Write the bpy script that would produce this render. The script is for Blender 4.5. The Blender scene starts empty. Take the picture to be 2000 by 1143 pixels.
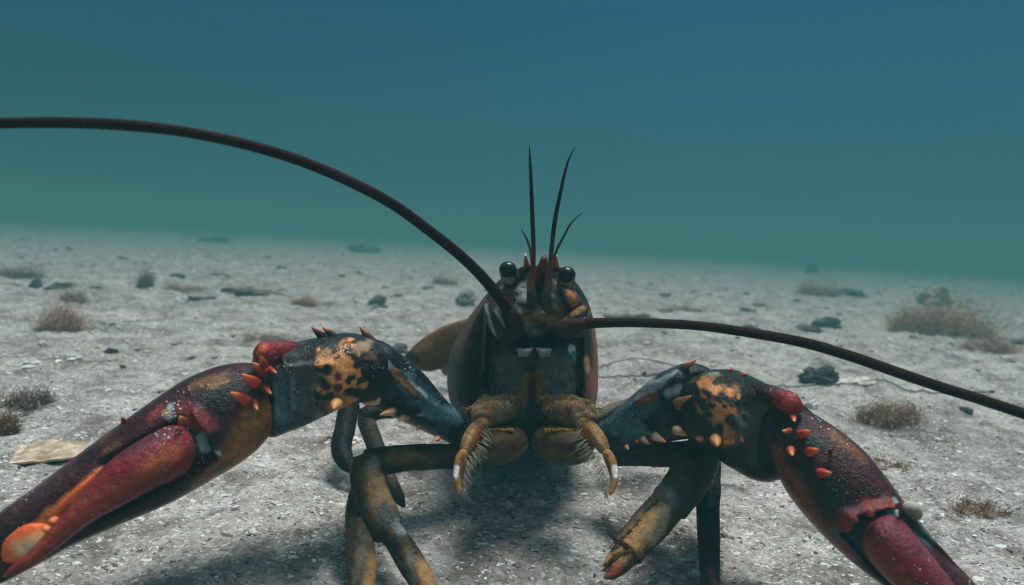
import bpy, math, random
import numpy as np
from mathutils import Vector, Matrix

SC = bpy.context.scene
COL = SC.collection
R = math.radians
rng = np.random.default_rng(7)

# ------------------------------------------------------------------ camera
LENS = 22.0
F = 2000 * LENS / 36.0
CAM_H, PITCH, ROLL = 0.19, R(4.8), R(3.2)
cam_data = bpy.data.cameras.new('camera')
cam = bpy.data.objects.new('camera', cam_data)
COL.objects.link(cam)
cam_data.lens = LENS
cam_data.sensor_width = 36.0
cam_data.clip_start = 0.01
cam_data.clip_end = 400.0
CAM_M = (Matrix.Translation((0, 0, CAM_H)) @ Matrix.Rotation(R(90) - PITCH, 4, 'X')
         @ Matrix.Rotation(ROLL, 4, 'Z'))
cam.matrix_world = CAM_M
cam_data.dof.use_dof = True
cam_data.dof.focus_distance = 0.40
cam_data.dof.aperture_fstop = 8.0
SC.camera = cam

# ------------------------------------------------------------------ water light (world)
world = bpy.data.worlds.new('World')
SC.world = world
world.use_nodes = True
wn = world.node_tree
wn.nodes.clear()
wo = wn.nodes.new('ShaderNodeOutputWorld')
wb = wn.nodes.new('ShaderNodeBackground')
wr = wn.nodes.new('ShaderNodeValToRGB')
ws = wn.nodes.new('ShaderNodeSeparateXYZ')
wt = wn.nodes.new('ShaderNodeTexCoord')
wm = wn.nodes.new('ShaderNodeMapRange')
wm.inputs['From Min'].default_value = -1
wm.inputs['From Max'].default_value = 1
wn.links.new(wt.outputs['Generated'], ws.inputs[0])
wn.links.new(ws.outputs['Z'], wm.inputs['Value'])
wn.links.new(wm.outputs['Result'], wr.inputs['Fac'])
wx = wn.nodes.new('ShaderNodeMapRange')
for k_, v_ in (('From Min', -0.75), ('From Max', 0.25), ('To Min', 0.74), ('To Max', 1.04)):
    wx.inputs[k_].default_value = v_
wv = wn.nodes.new('ShaderNodeVectorMath')
wv.operation = 'SCALE'
wn.links.new(ws.outputs['X'], wx.inputs['Value'])
wn.links.new(wr.outputs['Color'], wv.inputs[0])
wn.links.new(wx.outputs['Result'], wv.inputs['Scale'])
wn.links.new(wv.outputs['Vector'], wb.inputs['Color'])
wn.links.new(wb.outputs[0], wo.inputs['Surface'])
WORLD_RAMP = [(-1.0, (0.02, 0.05, 0.05)), (0.0, (0.047, 0.148, 0.156)), (0.09, (0.034, 0.140, 0.172)),
              (0.20, (0.027, 0.128, 0.180)), (0.34, (0.020, 0.112, 0.185)), (0.62, (0.10, 0.22, 0.28)),
              (0.85, (0.62, 0.78, 0.85)), (1.0, (0.85, 0.95, 1.0))]
els = wr.color_ramp.elements
while len(els) < len(WORLD_RAMP):
    els.new(0.5)
for e, (z, c) in zip(els, WORLD_RAMP):
    e.position = (z + 1) / 2
    e.color = (*c, 1)
wb.inputs['Strength'].default_value = 1.0

# ------------------------------------------------------------------ sun through the surface
sun_data = bpy.data.lights.new('sun', 'SUN')
sun = bpy.data.objects.new('sun', sun_data)
COL.objects.link(sun)
sun_data.energy = 4.7
sun_data.angle = R(23)
sun_data.color = (0.955, 0.965, 0.915)
sun.rotation_euler = Vector((-0.13, -0.17, -0.95)).to_track_quat('-Z', 'Y').to_euler()

SC.view_settings.view_transform = 'Standard'
SC.view_settings.look = 'None'
SC.view_settings.exposure = 0.0
SC.view_settings.gamma = 1.0
SC.cycles.volume_bounces = 1
SC.cycles.max_bounces = 6
SC.cycles.filter_width = 1.35

# ------------------------------------------------------------------ helpers
M3 = np.array(CAM_M.to_3x3())
RIGHT, UP, FWD = M3[:, 0], M3[:, 1], -M3[:, 2]
CAMP = np.array([0, 0, CAM_H])


def P(px, py, d):
    """photo position (2000 x 1143) and a distance in metres -> point in the place"""
    px, py, d = np.asarray(px, float), np.asarray(py, float), np.asarray(d, float)
    return (CAMP + FWD * d[..., None] + RIGHT * ((px - 1000) / F * d)[..., None]
            + UP * (-(py - 571.5) / F * d)[..., None])


def hash3(i, j, k, seed):
    h = (i * 374761393 + j * 668265263 + k * 2147483647 + seed * 1274126177) & 0xFFFFFFFF
    h = ((h ^ (h >> 13)) * 1274126177) & 0xFFFFFFFF
    h = ((h ^ (h >> 16)) * 2246822519) & 0xFFFFFFFF
    return ((h ^ (h >> 15)) & 0xFFFFFF) / float(0xFFFFFF)


def vnoise(p, seed=0):
    p = np.asarray(p, float)
    i = np.floor(p).astype(np.int64)
    f = p - i
    u = f * f * (3 - 2 * f)
    out = 0
    for a in (0, 1):
        for b in (0, 1):
            for c in (0, 1):
                w = ((u[..., 0] if a else 1 - u[..., 0]) * (u[..., 1] if b else 1 - u[..., 1])
                     * (u[..., 2] if c else 1 - u[..., 2]))
                out = out + w * hash3(i[..., 0] + a, i[..., 1] + b, i[..., 2] + c, seed)
    return out * 2 - 1


def fbm(p, scale, octs=4, seed=0):
    p = np.asarray(p, float) * scale
    a, s, t = 1.0, 0.0, 0.0
    for o in range(octs):
        s = s + a * vnoise(p + 17.3 * o, seed + o)
        t += a
        a *= 0.5
        p = p * 2.03
    return s / t


def height(x, y):
    x, y = np.asarray(x, float), np.asarray(y, float)
    p = np.stack([x, y, np.zeros_like(x)], -1)
    h = 0.010 * fbm(p, 1.7, 3, 3) + 0.006 * fbm(p * np.array([0.6, 1.0, 1]), 7.0, 3, 9)
    h = h + 0.009 * np.abs(fbm(p * np.array([0.8, 1.5, 1]), 9, 3, 57)) + 0.0075 * fbm(p, 24, 3, 21) + 0.0052 * fbm(p, 85, 4, 33)
    near = np.clip((np.hypot(x * 0.8, y - 0.40)) / 0.35, 0, 1)
    return h * (0.5 + 0.5 * near) - 0.006


def ground(px, py):
    """where the ray of a photo position meets the sand"""
    dirv = P(px, py, 1.0) - CAMP
    z = 0.0
    for _ in range(5):
        t = (CAM_H - z) / -dirv[2]
        q = CAMP + dirv * t
        z = float(height(q[0], q[1]))
    q[2] = z
    return q, t


def mk(name, V, quads=None, tris=None, mat=None, parent=None, org=None, col=None, smooth=True):
    V = np.asarray(V, float)
    if org is not None:
        V = V - np.asarray(org)
    me = bpy.data.meshes.new(name)
    q = np.zeros((0, 4), int) if quads is None else np.asarray(quads, int).reshape(-1, 4)
    t = np.zeros((0, 3), int) if tris is None else np.asarray(tris, int).reshape(-1, 3)
    loops = np.concatenate([q.ravel(), t.ravel()])
    starts = np.concatenate([np.arange(len(q)) * 4, len(q) * 4 + np.arange(len(t)) * 3])
    me.vertices.add(len(V))
    me.vertices.foreach_set('co', V.ravel())
    me.loops.add(len(loops))
    me.loops.foreach_set('vertex_index', loops)
    me.polygons.add(len(starts))
    me.polygons.foreach_set('loop_start', starts)
    me.polygons.foreach_set('use_smooth', np.full(len(starts), smooth))
    me.update(calc_edges=True)
    me.validate()
    if col is not None:
        at = me.color_attributes.new('pigment', 'FLOAT_COLOR', 'POINT')
        at.data.foreach_set('color', np.concatenate([col, np.ones((len(V), 1))], 1).ravel())
    o = bpy.data.objects.new(name, me)
    COL.objects.link(o)
    if mat:
        me.materials.append(mat)
    if parent:
        o.parent = parent
    elif org is not None:
        o.location = org
    return o


def tag(o, label=None, cat=None, group=None, kind=None):
    if label: o['label'] = label
    if cat: o['category'] = cat
    if group: o['group'] = group
    if kind: o['kind'] = kind
    return o


def empty(name, loc):
    o = bpy.data.objects.new(name, None)
    o.empty_display_size = 0.05
    COL.objects.link(o)
    o.location = loc
    return o


class Geo:
    """collects pieces of one mesh"""
    def __init__(self):
        self.V, self.Q, self.T, self.C, self.n = [], [], [], [], 0

    def add(self, V, Q=None, T=None, C=None):
        V = np.asarray(V, float).reshape(-1, 3)
        if Q is not None and len(Q): self.Q.append(np.asarray(Q) + self.n)
        if T is not None and len(T): self.T.append(np.asarray(T) + self.n)
        self.V.append(V)
        self.C.append(np.broadcast_to(np.asarray(C if C is not None else (0.5, 0.5, 0.5), float), V.shape))
        self.n += len(V)

    def build(self, name, mat, parent=None, org=None, smooth=True):
        return mk(name, np.concatenate(self.V), np.concatenate(self.Q) if self.Q else None,
                  np.concatenate(self.T) if self.T else None, mat, parent, org, np.concatenate(self.C), smooth)


def cr(pts, n):
    """smooth curve through rows of pts, n samples"""
    pts = np.asarray(pts, float)
    m = len(pts)
    t = np.linspace(0, m - 1, n)
    i = np.clip(t.astype(int), 0, m - 2)
    f = (t - i)[:, None]
    p0, p1, p2, p3 = pts[np.clip(i - 1, 0, m - 1)], pts[i], pts[i + 1], pts[np.clip(i + 2, 0, m - 1)]
    return 0.5 * (2 * p1 + (p2 - p0) * f + (2 * p0 - 5 * p1 + 4 * p2 - p3) * f ** 2
                  + (3 * p1 - p0 - 3 * p2 + p3) * f ** 3)


def grid_faces(nu, nv, off=0):
    i, j = np.meshgrid(np.arange(nu - 1), np.arange(nv), indexing='ij')
    j2 = (j + 1) % nv
    return (np.stack([i * nv + j, i * nv + j2, (i + 1) * nv + j2, (i + 1) * nv + j], -1).reshape(-1, 4)) + off


def capfan(ring0, nv, centre, flip):
    j = np.arange(nv)
    a, b = ring0 + j, ring0 + (j + 1) % nv
    return np.stack([b, a, np.full(nv, centre)] if flip else [a, b, np.full(nv, centre)], -1)


def ring_loft(C, U, W, nv=48, power=1.0, round0=0.0, round1=0.0):
    """rings round C with half axes U and W; ends rounded over a share of the length"""
    n = len(C)
    s = np.linspace(0, 1, n)
    k = np.ones(n)
    if round0 > 0:
        m = s < round0
        k[m] *= np.sqrt(np.clip(1 - (1 - s[m] / round0) ** 2, 0.0, 1))
    if round1 > 0:
        m = s > 1 - round1
        k[m] *= np.sqrt(np.clip(1 - ((s[m] - 1 + round1) / round1) ** 2, 0.0, 1))
    k = np.maximum(k, 0.03)
    th = np.linspace(0, 2 * np.pi, nv, endpoint=False)
    c, sn = np.cos(th), np.sin(th)
    c = np.sign(c) * np.abs(c) ** power
    sn = np.sign(sn) * np.abs(sn) ** power
    V = (C[:, None] + U[:, None] * (k[:, None] * c)[..., None] + W[:, None] * (k[:, None] * sn)[..., None])
    V = V.reshape(-1, 3)
    Q = grid_faces(n, nv)
    V = np.concatenate([V, C[:1], C[-1:]])
    T = np.concatenate([capfan(0, nv, n * nv, True), capfan((n - 1) * nv, nv, n * nv + 1, False)])
    S = np.concatenate([np.repeat(s, nv), [0, 1]])
    TH = np.concatenate([np.tile(th, n), [0, 0]])
    return V, Q, T, S, TH


def plate_loft(st, nu=90, nv=56, power=0.85, r0=0.06, r1=0.06):
    """stations (ax, ay, bx, by, distance, half thickness): a and b are the two edges seen in the photo"""
    st = cr(np.asarray(st, float), nu)
    A, B = P(st[:, 0], st[:, 1], st[:, 4]), P(st[:, 2], st[:, 3], st[:, 4])
    C, U = (A + B) / 2, (A - B) / 2
    T = np.gradient(C, axis=0)
    W = np.cross(U, T)
    W /= np.linalg.norm(W, axis=1)[:, None] + 1e-12
    sg = np.sign((W * (CAMP - C)).sum(1))
    W *= (sg * st[:, 5])[:, None]
    return ring_loft(C, U, W, nv, power, r0, r1)


def tube(pts, nu=60, nv=20, r0=0.05, r1=0.08, flat=1.0):
    """pts (px, py, distance, radius in photo pixels)"""
    p = cr(np.asarray(pts, float), nu)
    C = P(p[:, 0], p[:, 1], p[:, 2])
    r = p[:, 3] / F * p[:, 2]
    return tube3(C, r, nv, r0, r1, flat)


def tube3(C, r, nv=12, r0=0.0, r1=0.0, flat=1.0):
    T = np.gradient(C, axis=0)
    T /= np.linalg.norm(T, axis=1)[:, None] + 1e-12
    ref = CAMP - C
    U = np.cross(T, ref)
    U /= np.linalg.norm(U, axis=1)[:, None] + 1e-12
    W = np.cross(U, T)
    return ring_loft(C, U * r[:, None], W * (r * flat)[:, None], nv, 1.0, r0, r1)


def capdist(V, x1, y1, x2, y2, d, stretch=1.6):
    """distance to a photo-measured stroke at distance d, in metres; weak along the line of sight"""
    a, b = P(x1, y1, d), P(x2, y2, d)
    ab = b - a
    t = np.clip(((V - a) @ ab) / (ab @ ab + 1e-12), 0, 1)
    off = V - (a + t[:, None] * ab)
    dep = off @ FWD
    lat = off - dep[:, None] * FWD
    dep = np.maximum(np.abs(dep) - 0.009, 0)
    return np.sqrt((lat ** 2).sum(1) + (dep / stretch) ** 2)


def sstep(a, b, x):
    t = np.clip((x - a) / (b - a), 0, 1)
    return t * t * (3 - 2 * t)


def paint(V, base, patches, seed=1, nscale=120, vary=0.18, mottle=None):
    """pigment, with some painted sheen and gap shade: a base colour with blotches (x1,y1,x2,y2,distance,radius px,colour,softness)"""
    C = np.broadcast_to(np.asarray(base, float), V.shape).copy()
    C *= (1 + vary * 1.6 * fbm(V, 60, 4, seed))[:, None]
    nz = fbm(V, nscale, 4, seed + 5) + .45 * fbm(V, 420, 3, seed + 15)
    for (mc, ms, lo, hi) in (mottle or ()):
        mw = sstep(lo, hi, fbm(V, ms, 5, seed + 31))[:, None]
        C = C * (1 - mw) + np.asarray(mc) * mw
    for (x1, y1, x2, y2, d, r, c, soft) in patches:
        rr = r / F * d
        k = capdist(V, x1, y1, x2, y2, d) / rr + 0.55 * nz
        w = (1 - sstep(1 - soft, 1 + soft, k))[:, None]
        C = C * (1 - w) + np.asarray(c) * w
    return np.clip(C, 0, 1)


def dent(V, dents):
    """push parts of a surface along the line of sight: (x1,y1,x2,y2,distance,radius px,metres)"""
    for (x1, y1, x2, y2, d, r, h) in dents:
        rr = r / F * d
        k = capdist(V, x1, y1, x2, y2, d) / rr
        V = V + FWD * (h * np.exp(-k ** 2 * 1.5))[:, None]
    return V


# ------------------------------------------------------------------ materials
def N(nt, kind, **kw):
    n = nt.nodes.new(kind)
    for k, v in kw.items():
        if hasattr(n, k) and k not in ('inputs',):
            setattr(n, k, v)
        else:
            n.inputs[k].default_value = v
    return n


def shell_material(name, rough=0.42, spec=0.35, bump=0.35, bscale=420, specks=0.0, mottle=0.5, coat=0.0):
    m = bpy.data.materials.new(name)
    m.use_nodes = True
    nt = m.node_tree
    bs = nt.nodes['Principled BSDF']
    L = nt.links.new
    at = N(nt, 'ShaderNodeAttribute', attribute_name='pigment')
    tc = N(nt, 'ShaderNodeTexCoord')
    nz = N(nt, 'ShaderNodeTexNoise', Scale=bscale * 0.55, Detail=6.0, Roughness=0.65)
    L(tc.outputs['Object'], nz.inputs['Vector'])
    mr = N(nt, 'ShaderNodeMapRange')
    mr.inputs['From Min'].default_value = 0.255
    mr.inputs['From Max'].default_value = 0.75
    mr.inputs['To Min'].default_value = 1 - mottle
    mr.inputs['To Max'].default_value = 1 + mottle
    L(nz.outputs['Fac'], mr.inputs['Value'])
    mul = N(nt, 'ShaderNodeVectorMath', operation='SCALE')
    L(at.outputs['Color'], mul.inputs[0])
    L(mr.outputs['Result'], mul.inputs['Scale'])
    colour = mul.outputs['Vector']
    if specks > 0:
        vo = N(nt, 'ShaderNodeTexVoronoi', Scale=560.0, Randomness=1.0)
        L(tc.outputs['Object'], vo.inputs['Vector'])
        n2 = N(nt, 'ShaderNodeTexNoise', Scale=48.0, Detail=4.0)
        L(tc.outputs['Object'], n2.inputs['Vector'])
        thr = N(nt, 'ShaderNodeMapRange')
        thr.inputs['From Min'].default_value = 0.50
        thr.inputs['From Max'].default_value = 0.68
        thr.inputs['To Min'].default_value = 0.0
        thr.inputs['To Max'].default_value = 0.26 * specks
        L(n2.outputs['Fac'], thr.inputs['Value'])
        # only some of the cells carry a speck
        sel = N(nt, 'ShaderNodeSeparateColor')
        L(vo.outputs['Color'], sel.inputs[0])
        g = N(nt, 'ShaderNodeMath', operation='GREATER_THAN')
        L(sel.outputs[0], g.inputs[0]); g.inputs[1].default_value = 0.45
        mm = N(nt, 'ShaderNodeMath', operation='MULTIPLY')
        L(thr.outputs['Result'], mm.inputs[0]); L(g.outputs[0], mm.inputs[1])
        lt = N(nt, 'ShaderNodeMath', operation='LESS_THAN')
        L(vo.outputs['Distance'], lt.inputs[0]); L(mm.outputs[0], lt.inputs[1])
        mx = N(nt, 'ShaderNodeMix', data_type='RGBA')
        L(lt.outputs[0], mx.inputs['Factor'])
        L(colour, mx.inputs['A'])
        mx.inputs['B'].default_value = (0.62, 0.62, 0.6, 1)
        colour = mx.outputs['Result']
    L(colour, bs.inputs['Base Color'])
    rr = N(nt, 'ShaderNodeMapRange')
    rr.inputs['To Min'].default_value = rough - 0.14
    rr.inputs['To Max'].default_value = rough + 0.18
    L(nz.outputs['Fac'], rr.inputs['Value'])
    L(rr.outputs['Result'], bs.inputs['Roughness'])
    bs.inputs['Specular IOR Level'].default_value = spec
    bs.inputs['Coat Weight'].default_value = coat
    nb = N(nt, 'ShaderNodeTexNoise', Scale=bscale, Detail=5.0, Roughness=0.6)
    L(tc.outputs['Object'], nb.inputs['Vector'])
    pit = N(nt, 'ShaderNodeTexVoronoi', Scale=bscale * 1.6)
    L(tc.outputs['Object'], pit.inputs['Vector'])
    pr = N(nt, 'ShaderNodeMapRange')
    pr.inputs['From Max'].default_value = 0.35
    pr.inputs['To Min'].default_value = -0.35
    pr.inputs['To Max'].default_value = 0.0
    L(pit.outputs['Distance'], pr.inputs['Value'])
    pa = N(nt, 'ShaderNodeMath', operation='ADD')
    L(nb.outputs['Fac'], pa.inputs[0]); L(pr.outputs['Result'], pa.inputs[1])
    bp = N(nt, 'ShaderNodeBump', Strength=bump, Distance=0.0014)
    L(pa.outputs[0], bp.inputs['Height'])
    L(bp.outputs['Normal'], bs.inputs['Normal'])
    bs.inputs['Coat Roughness'].default_value = 0.10
    bs.inputs['Coat IOR'].default_value = 1.35
    L(bp.outputs['Normal'], bs.inputs['Coat Normal'])
    return m


SHELL = shell_material('lobster_shell', 0.30, 0.08, 0.75, 420, specks=1.0, coat=0.30)
LIMB = shell_material('lobster_limb', 0.36, 0.06, 0.8, 420, specks=0.5, coat=0.12)
FACE = shell_material('lobster_face', 0.36, 0.03, 0.8, 330, specks=0.3, coat=0.10)
HORN = shell_material('lobster_spine', 0.35, 0.2, 0.15, 600, mottle=0.2)
WHIP = shell_material('lobster_antenna', 0.6, 0.05, 0.5, 900, mottle=0.35)
EYE = shell_material('lobster_eye', 0.20, 0.22, 0.0, 300, mottle=0.1)
FUZZ = shell_material('algae', 0.9, 0.05, 0.0, 200, mottle=0.35)
STONE = shell_material('stone', 0.85, 0.15, 1.0, 160, mottle=0.6)
CHALK = shell_material('shell_bits', 0.6, 0.3, 0.6, 260, mottle=0.35)

# ------------------------------------------------------------------ sand
def sand_material():
    m = bpy.data.materials.new('sand')
    m.use_nodes = True
    nt = m.node_tree
    L = nt.links.new
    bs = nt.nodes['Principled BSDF']
    tc = N(nt, 'ShaderNodeTexCoord')

    def ramp(src, stops):
        r = N(nt, 'ShaderNodeValToRGB')
        e = r.color_ramp.elements
        while len(e) < len(stops): e.new(0.5)
        for q, (p, c) in zip(e, stops):
            q.position = p; q.color = (*c, 1) if len(c) == 3 else c
        L(src, r.inputs['Fac'])
        return r.outputs['Color']

    def mix(blend, fac, a, b):
        x = N(nt, 'ShaderNodeMix', data_type='RGBA', blend_type=blend)
        if isinstance(fac, float): x.inputs['Factor'].default_value = fac
        else: L(fac, x.inputs['Factor'])
        L(a, x.inputs['A'])
        if isinstance(b, tuple): x.inputs['B'].default_value = (*b, 1)
        else: L(b, x.inputs['B'])
        return x.outputs['Result']

    def noise(scale, detail=5.0, rough=0.6, dist=0.0):
        n = N(nt, 'ShaderNodeTexNoise', Scale=scale, Detail=detail, Roughness=rough, Distortion=dist)
        L(tc.outputs['Object'], n.inputs['Vector'])
        return n.outputs['Fac']

    big = noise(5.0, 6.0, 0.65)
    c = ramp(big, [(0.28, (0.27, 0.25, 0.24)), (0.45, (0.46, 0.435, 0.42)), (0.62, (0.55, 0.53, 0.515)), (0.8, (0.42, 0.395, 0.38))])
    mid = noise(38.0, 6.0, 0.7)
    c = mix('MULTIPLY', 0.75, c, ramp(mid, [(0.30, (0.35, 0.33, 0.32)), (0.46, (0.9, 0.9, 0.9)), (0.7, (1.15, 1.15, 1.15))]))
    vo = N(nt, 'ShaderNodeTexVoronoi', Scale=520.0)
    L(tc.outputs['Object'], vo.inputs['Vector'])
    sep = N(nt, 'ShaderNodeSeparateColor'); L(vo.outputs['Color'], sep.inputs[0])
    c = mix('MULTIPLY', 0.85, c, ramp(sep.outputs[0], [(0.0, (0.45, 0.43, 0.42)), (0.22, (0.82, 0.80, 0.79)), (0.7, (1.0, 1.0, 1.0)), (0.93, (1.2, 1.2, 1.2)), (1.0, (1.7, 1.7, 1.7))]))
    blot = noise(15.0, 7.0, 0.72, 0.4)
    c = mix('MULTIPLY', 0.9, c, ramp(blot, [(0.34, (0.30, 0.265, 0.245)), (0.45, (0.64, 0.60, 0.575)), (0.53, (0.98, 0.965, 0.95)), (0.74, (1.25, 1.25, 1.25))]))

    wn_ = N(nt, 'ShaderNodeTexNoise', Scale=260.0, Detail=3.0)
    L(tc.outputs['Object'], wn_.inputs['Vector'])
    wsc = N(nt, 'ShaderNodeVectorMath', operation='SCALE')
    L(wn_.outputs['Color'], wsc.inputs[0]); wsc.inputs['Scale'].default_value = 0.0062
    st_ = N(nt, 'ShaderNodeMapping')
    st_.inputs['Scale'].default_value = (0.7, 1.35, 1.0)
    st_.inputs['Rotation'].default_value = (0, 0, 0.5)
    warp = N(nt, 'ShaderNodeVectorMath', operation='ADD')
    L(tc.outputs['Object'], st_.inputs['Vector'])
    L(st_.outputs['Vector'], warp.inputs[0]); L(wsc.outputs['Vector'], warp.inputs[1])

    def specks(scale, share, radius, colour):
        v2 = N(nt, 'ShaderNodeTexVoronoi', Scale=scale)
        L(warp.outputs['Vector'], v2.inputs['Vector'])
        s2 = N(nt, 'ShaderNodeSeparateColor'); L(v2.outputs['Color'], s2.inputs[0])
        g2 = N(nt, 'ShaderNodeMath', operation='LESS_THAN'); L(s2.outputs[1], g2.inputs[0]); g2.inputs[1].default_value = share
        r2 = N(nt, 'ShaderNodeMath', operation='MULTIPLY'); L(s2.outputs[0], r2.inputs[0]); r2.inputs[1].default_value = radius
        l2 = N(nt, 'ShaderNodeMath', operation='LESS_THAN'); L(v2.outputs['Distance'], l2.inputs[0]); L(r2.outputs[0], l2.inputs[1])
        m2 = N(nt, 'ShaderNodeMath', operation='MULTIPLY'); L(g2.outputs[0], m2.inputs[0]); L(l2.outputs[0], m2.inputs[1])
        return mix('MIX', m2.outputs[0], c, colour)

    c = specks(420.0, 0.32, 0.48, (0.74, 0.73, 0.71))
    c = specks(230.0, 0.13, 0.50, (0.74, 0.73, 0.71))
    c = specks(360.0, 0.20, 0.55, (0.10, 0.09, 0.085))
    c = specks(170.0, 0.10, 0.45, (0.13, 0.11, 0.10))
    c = specks(130.0, 0.07, 0.42, (0.78, 0.77, 0.75))
    L(c, bs.inputs['Base Color'])
    bs.inputs['Roughness'].default_value = 0.85
    bs.inputs['Specular IOR Level'].default_value = 0.15
    fine = noise(420.0, 4.0, 0.7)
    add = N(nt, 'ShaderNodeMath', operation='ADD')
    L(fine, add.inputs[0]); L(sep.outputs[1], add.inputs[1])
    add2 = N(nt, 'ShaderNodeMath', operation='ADD')
    mm = N(nt, 'ShaderNodeMath', operation='MULTIPLY'); L(mid, mm.inputs[0]); mm.inputs[1].default_value = 3.5
    L(add.outputs[0], add2.inputs[0]); L(mm.outputs[0], add2.inputs[1])
    bp = N(nt, 'ShaderNodeBump', Strength=1.0, Distance=0.0022)
    L(add2.outputs[0], bp.inputs['Height'])
    L(bp.outputs['Normal'], bs.inputs['Normal'])
    return m


SAND = sand_material()
ys = np.concatenate([np.linspace(-0.6, 0.22, 40, endpoint=False), 0.22 * (80 / 0.22) ** np.linspace(0, 1, 620)])
us = np.linspace(-1.55, 1.55, 760)
Y, Uu = np.meshgrid(ys, us, indexing='ij')
X = Uu * (np.maximum(Y, 0.0) + 0.55)
Z = height(X, Y) * np.clip(1.3 - Y / 40, 0.3, 1)
Vg = np.stack([X, Y, Z], -1).reshape(-1, 3)
nr, nc = X.shape
i, j = np.meshgrid(np.arange(nr - 1), np.arange(nc - 1), indexing='ij')
Qg = np.stack([i * nc + j, i * nc + j + 1, (i + 1) * nc + j + 1, (i + 1) * nc + j], -1).reshape(-1, 4)
tag(mk('seabed', Vg, Qg, None, SAND), 'pale grey sandy seabed strewn with grit reaching into blue haze', 'seabed', kind='structure')

# ------------------------------------------------------------------ loose grit and shell crumbs (uncountable)
ICO_V = np.array([(0, 0, 1), (.894, 0, .447), (.276, .851, .447), (-.724, .526, .447), (-.724, -.526, .447), (.276, -.851, .447),
                  (.724, .526, -.447), (-.276, .851, -.447), (-.894, 0, -.447), (-.276, -.851, -.447), (.724, -.526, -.447), (0, 0, -1)])
ICO_F = np.array([(0, 1, 2), (0, 2, 3), (0, 3, 4), (0, 4, 5), (0, 5, 1), (1, 6, 2), (2, 7, 3), (3, 8, 4), (4, 9, 5), (5, 10, 1),
                  (6, 7, 2), (7, 8, 3), (8, 9, 4), (9, 10, 5), (10, 6, 1), (11, 7, 6), (11, 8, 7), (11, 9, 8), (11, 10, 9), (11, 6, 10)])


def scatter_grit(n):
    d = 0.24 * (3.6 / 0.24) ** (rng.random(n) ** 1.15)
    x = (rng.random(n) * 2 - 1) * (d * 0.95 + 0.1)
    z = height(x, d)
    px = 0.00033 * d / 0.4
    size = px * (0.9 + 4.2 * rng.random(n) ** 6) * (0.75 + 0.5 * rng.random(n))
    size = np.clip(size, 0.0003, 0.005)
    V = ICO_V[None] * (1 + 0.5 * (rng.random((n, 12, 1)) - 0.5))
    asp = np.stack([1 + rng.random(n) * 1.2, 0.6 + 0.5 * rng.random(n), 0.45 + 0.45 * rng.random(n)], -1)
    V = V * asp[:, None] * size[:, None, None]
    a = rng.random(n) * 6.283
    ca, sa = np.cos(a)[:, None], np.sin(a)[:, None]
    V = np.stack([V[..., 0] * ca - V[..., 1] * sa, V[..., 0] * sa + V[..., 1] * ca,
                  V[..., 2] + V[..., 0] * 0.3 * (rng.random((n, 1)) - 0.5)], -1)
    V += np.stack([x, d, z + size * 0.15], -1)[:, None]
    pal = np.array([(.68, .66, .63), (.50, .48, .46), (.34, .32, .30), (.20, .17, .155), (.08, .075, .075), (.42, .31, .22)])
    C = pal[rng.choice(6, n, p=[.46, .22, .14, .08, .07, .03])] * (0.8 + 0.4 * rng.random((n, 1)))
    T = (ICO_F[None] + (np.arange(n) * 12)[:, None, None]).reshape(-1, 3)
    return mk('shell_grit', V.reshape(-1, 3), None, T, CHALK, col=np.repeat(C, 12, 0), smooth=False)


tag(scatter_grit(19000), 'loose shell crumbs and sand grit scattered over the seabed', 'grit', kind='stuff')

# ------------------------------------------------------------------ the lobster
ORG = np.array(ground(1020, 990)[0])
lob = empty('lobster', ORG)
tag(lob, 'dark lobster with maroon claws and orange spines facing forward on the sand', 'lobster')

BLACK = (0.018, 0.021, 0.024)
SLATE = (0.045, 0.055, 0.060)
MAROON = (0.075, 0.022, 0.028)
RED = (0.34, 0.035, 0.03)
ORANGE = (0.62, 0.16, 0.045)
TAN = (0.62, 0.25, 0.085)
OCHRE = (0.30, 0.125, 0.038)
BROWN = (0.13, 0.075, 0.035)
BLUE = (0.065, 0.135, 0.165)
CREAM = (0.70, 0.58, 0.45)
WHITE = (0.72, 0.70, 0.66)


def part(name, V, Q, T, C, mat, parent=None):
    return mk(name, V, Q, T, mat, parent or lob, ORG, C)


# --- body: carapace and face, one continuous surface
def outline(pts, n=120):
    p = np.asarray(pts + pts[:1], float)
    p = np.concatenate([p[-3:-1], p, p[1:3]])
    full = cr(p, (len(p) - 1) * 40 + 1)[80:-80]
    seg = np.r_[0, np.cumsum(np.hypot(*np.diff(full, axis=0).T))]
    t = np.linspace(0, seg[-1], n, endpoint=False)
    return np.stack([np.interp(t, seg, full[:, 0]), np.interp(t, seg, full[:, 1])], -1)


NB = 144
rim = outline([(1045, 535), (1088, 545), (1122, 575), (1138, 622), (1141, 680), (1140, 740), (1134, 800), (1105, 848), (1025, 868),
               (958, 850), (946, 800), (944, 740), (945, 680), (950, 632), (965, 588), (1002, 548)], NB)
mid = outline([(1040, 520), (1095, 532), (1130, 560), (1153, 605), (1164, 660), (1168, 720), (1164, 785), (1140, 838), (1030, 852),
               (915, 848), (884, 800), (873, 745), (880, 690), (902, 642), (935, 595), (985, 540)], NB)
stn = [(rim, 0.428), ((rim * 0.45 + mid * 0.55), 0.442), ((rim * 0.12 + mid * 0.88), 0.470), (mid, 0.505)]
c0 = np.array([1020., 690.])
for sc_, dd, sh in ((0.90, 0.56, 0), (0.76, 0.63, 4), (0.62, 0.69, 10), (0.46, 0.72, 14), (0.2, 0.735, 16), (0.02, 0.74, 16)):
    stn.append((c0 + (mid - c0) * sc_ + np.array([0, sh]), dd))
keys = np.stack([np.concatenate([o, np.full((NB, 1), d)], 1).ravel() for o, d in stn])
back = cr(keys, 70).reshape(70, NB, 3)
fk = 64
fr = np.linspace(1, 0, fk + 1)[1:]
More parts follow.
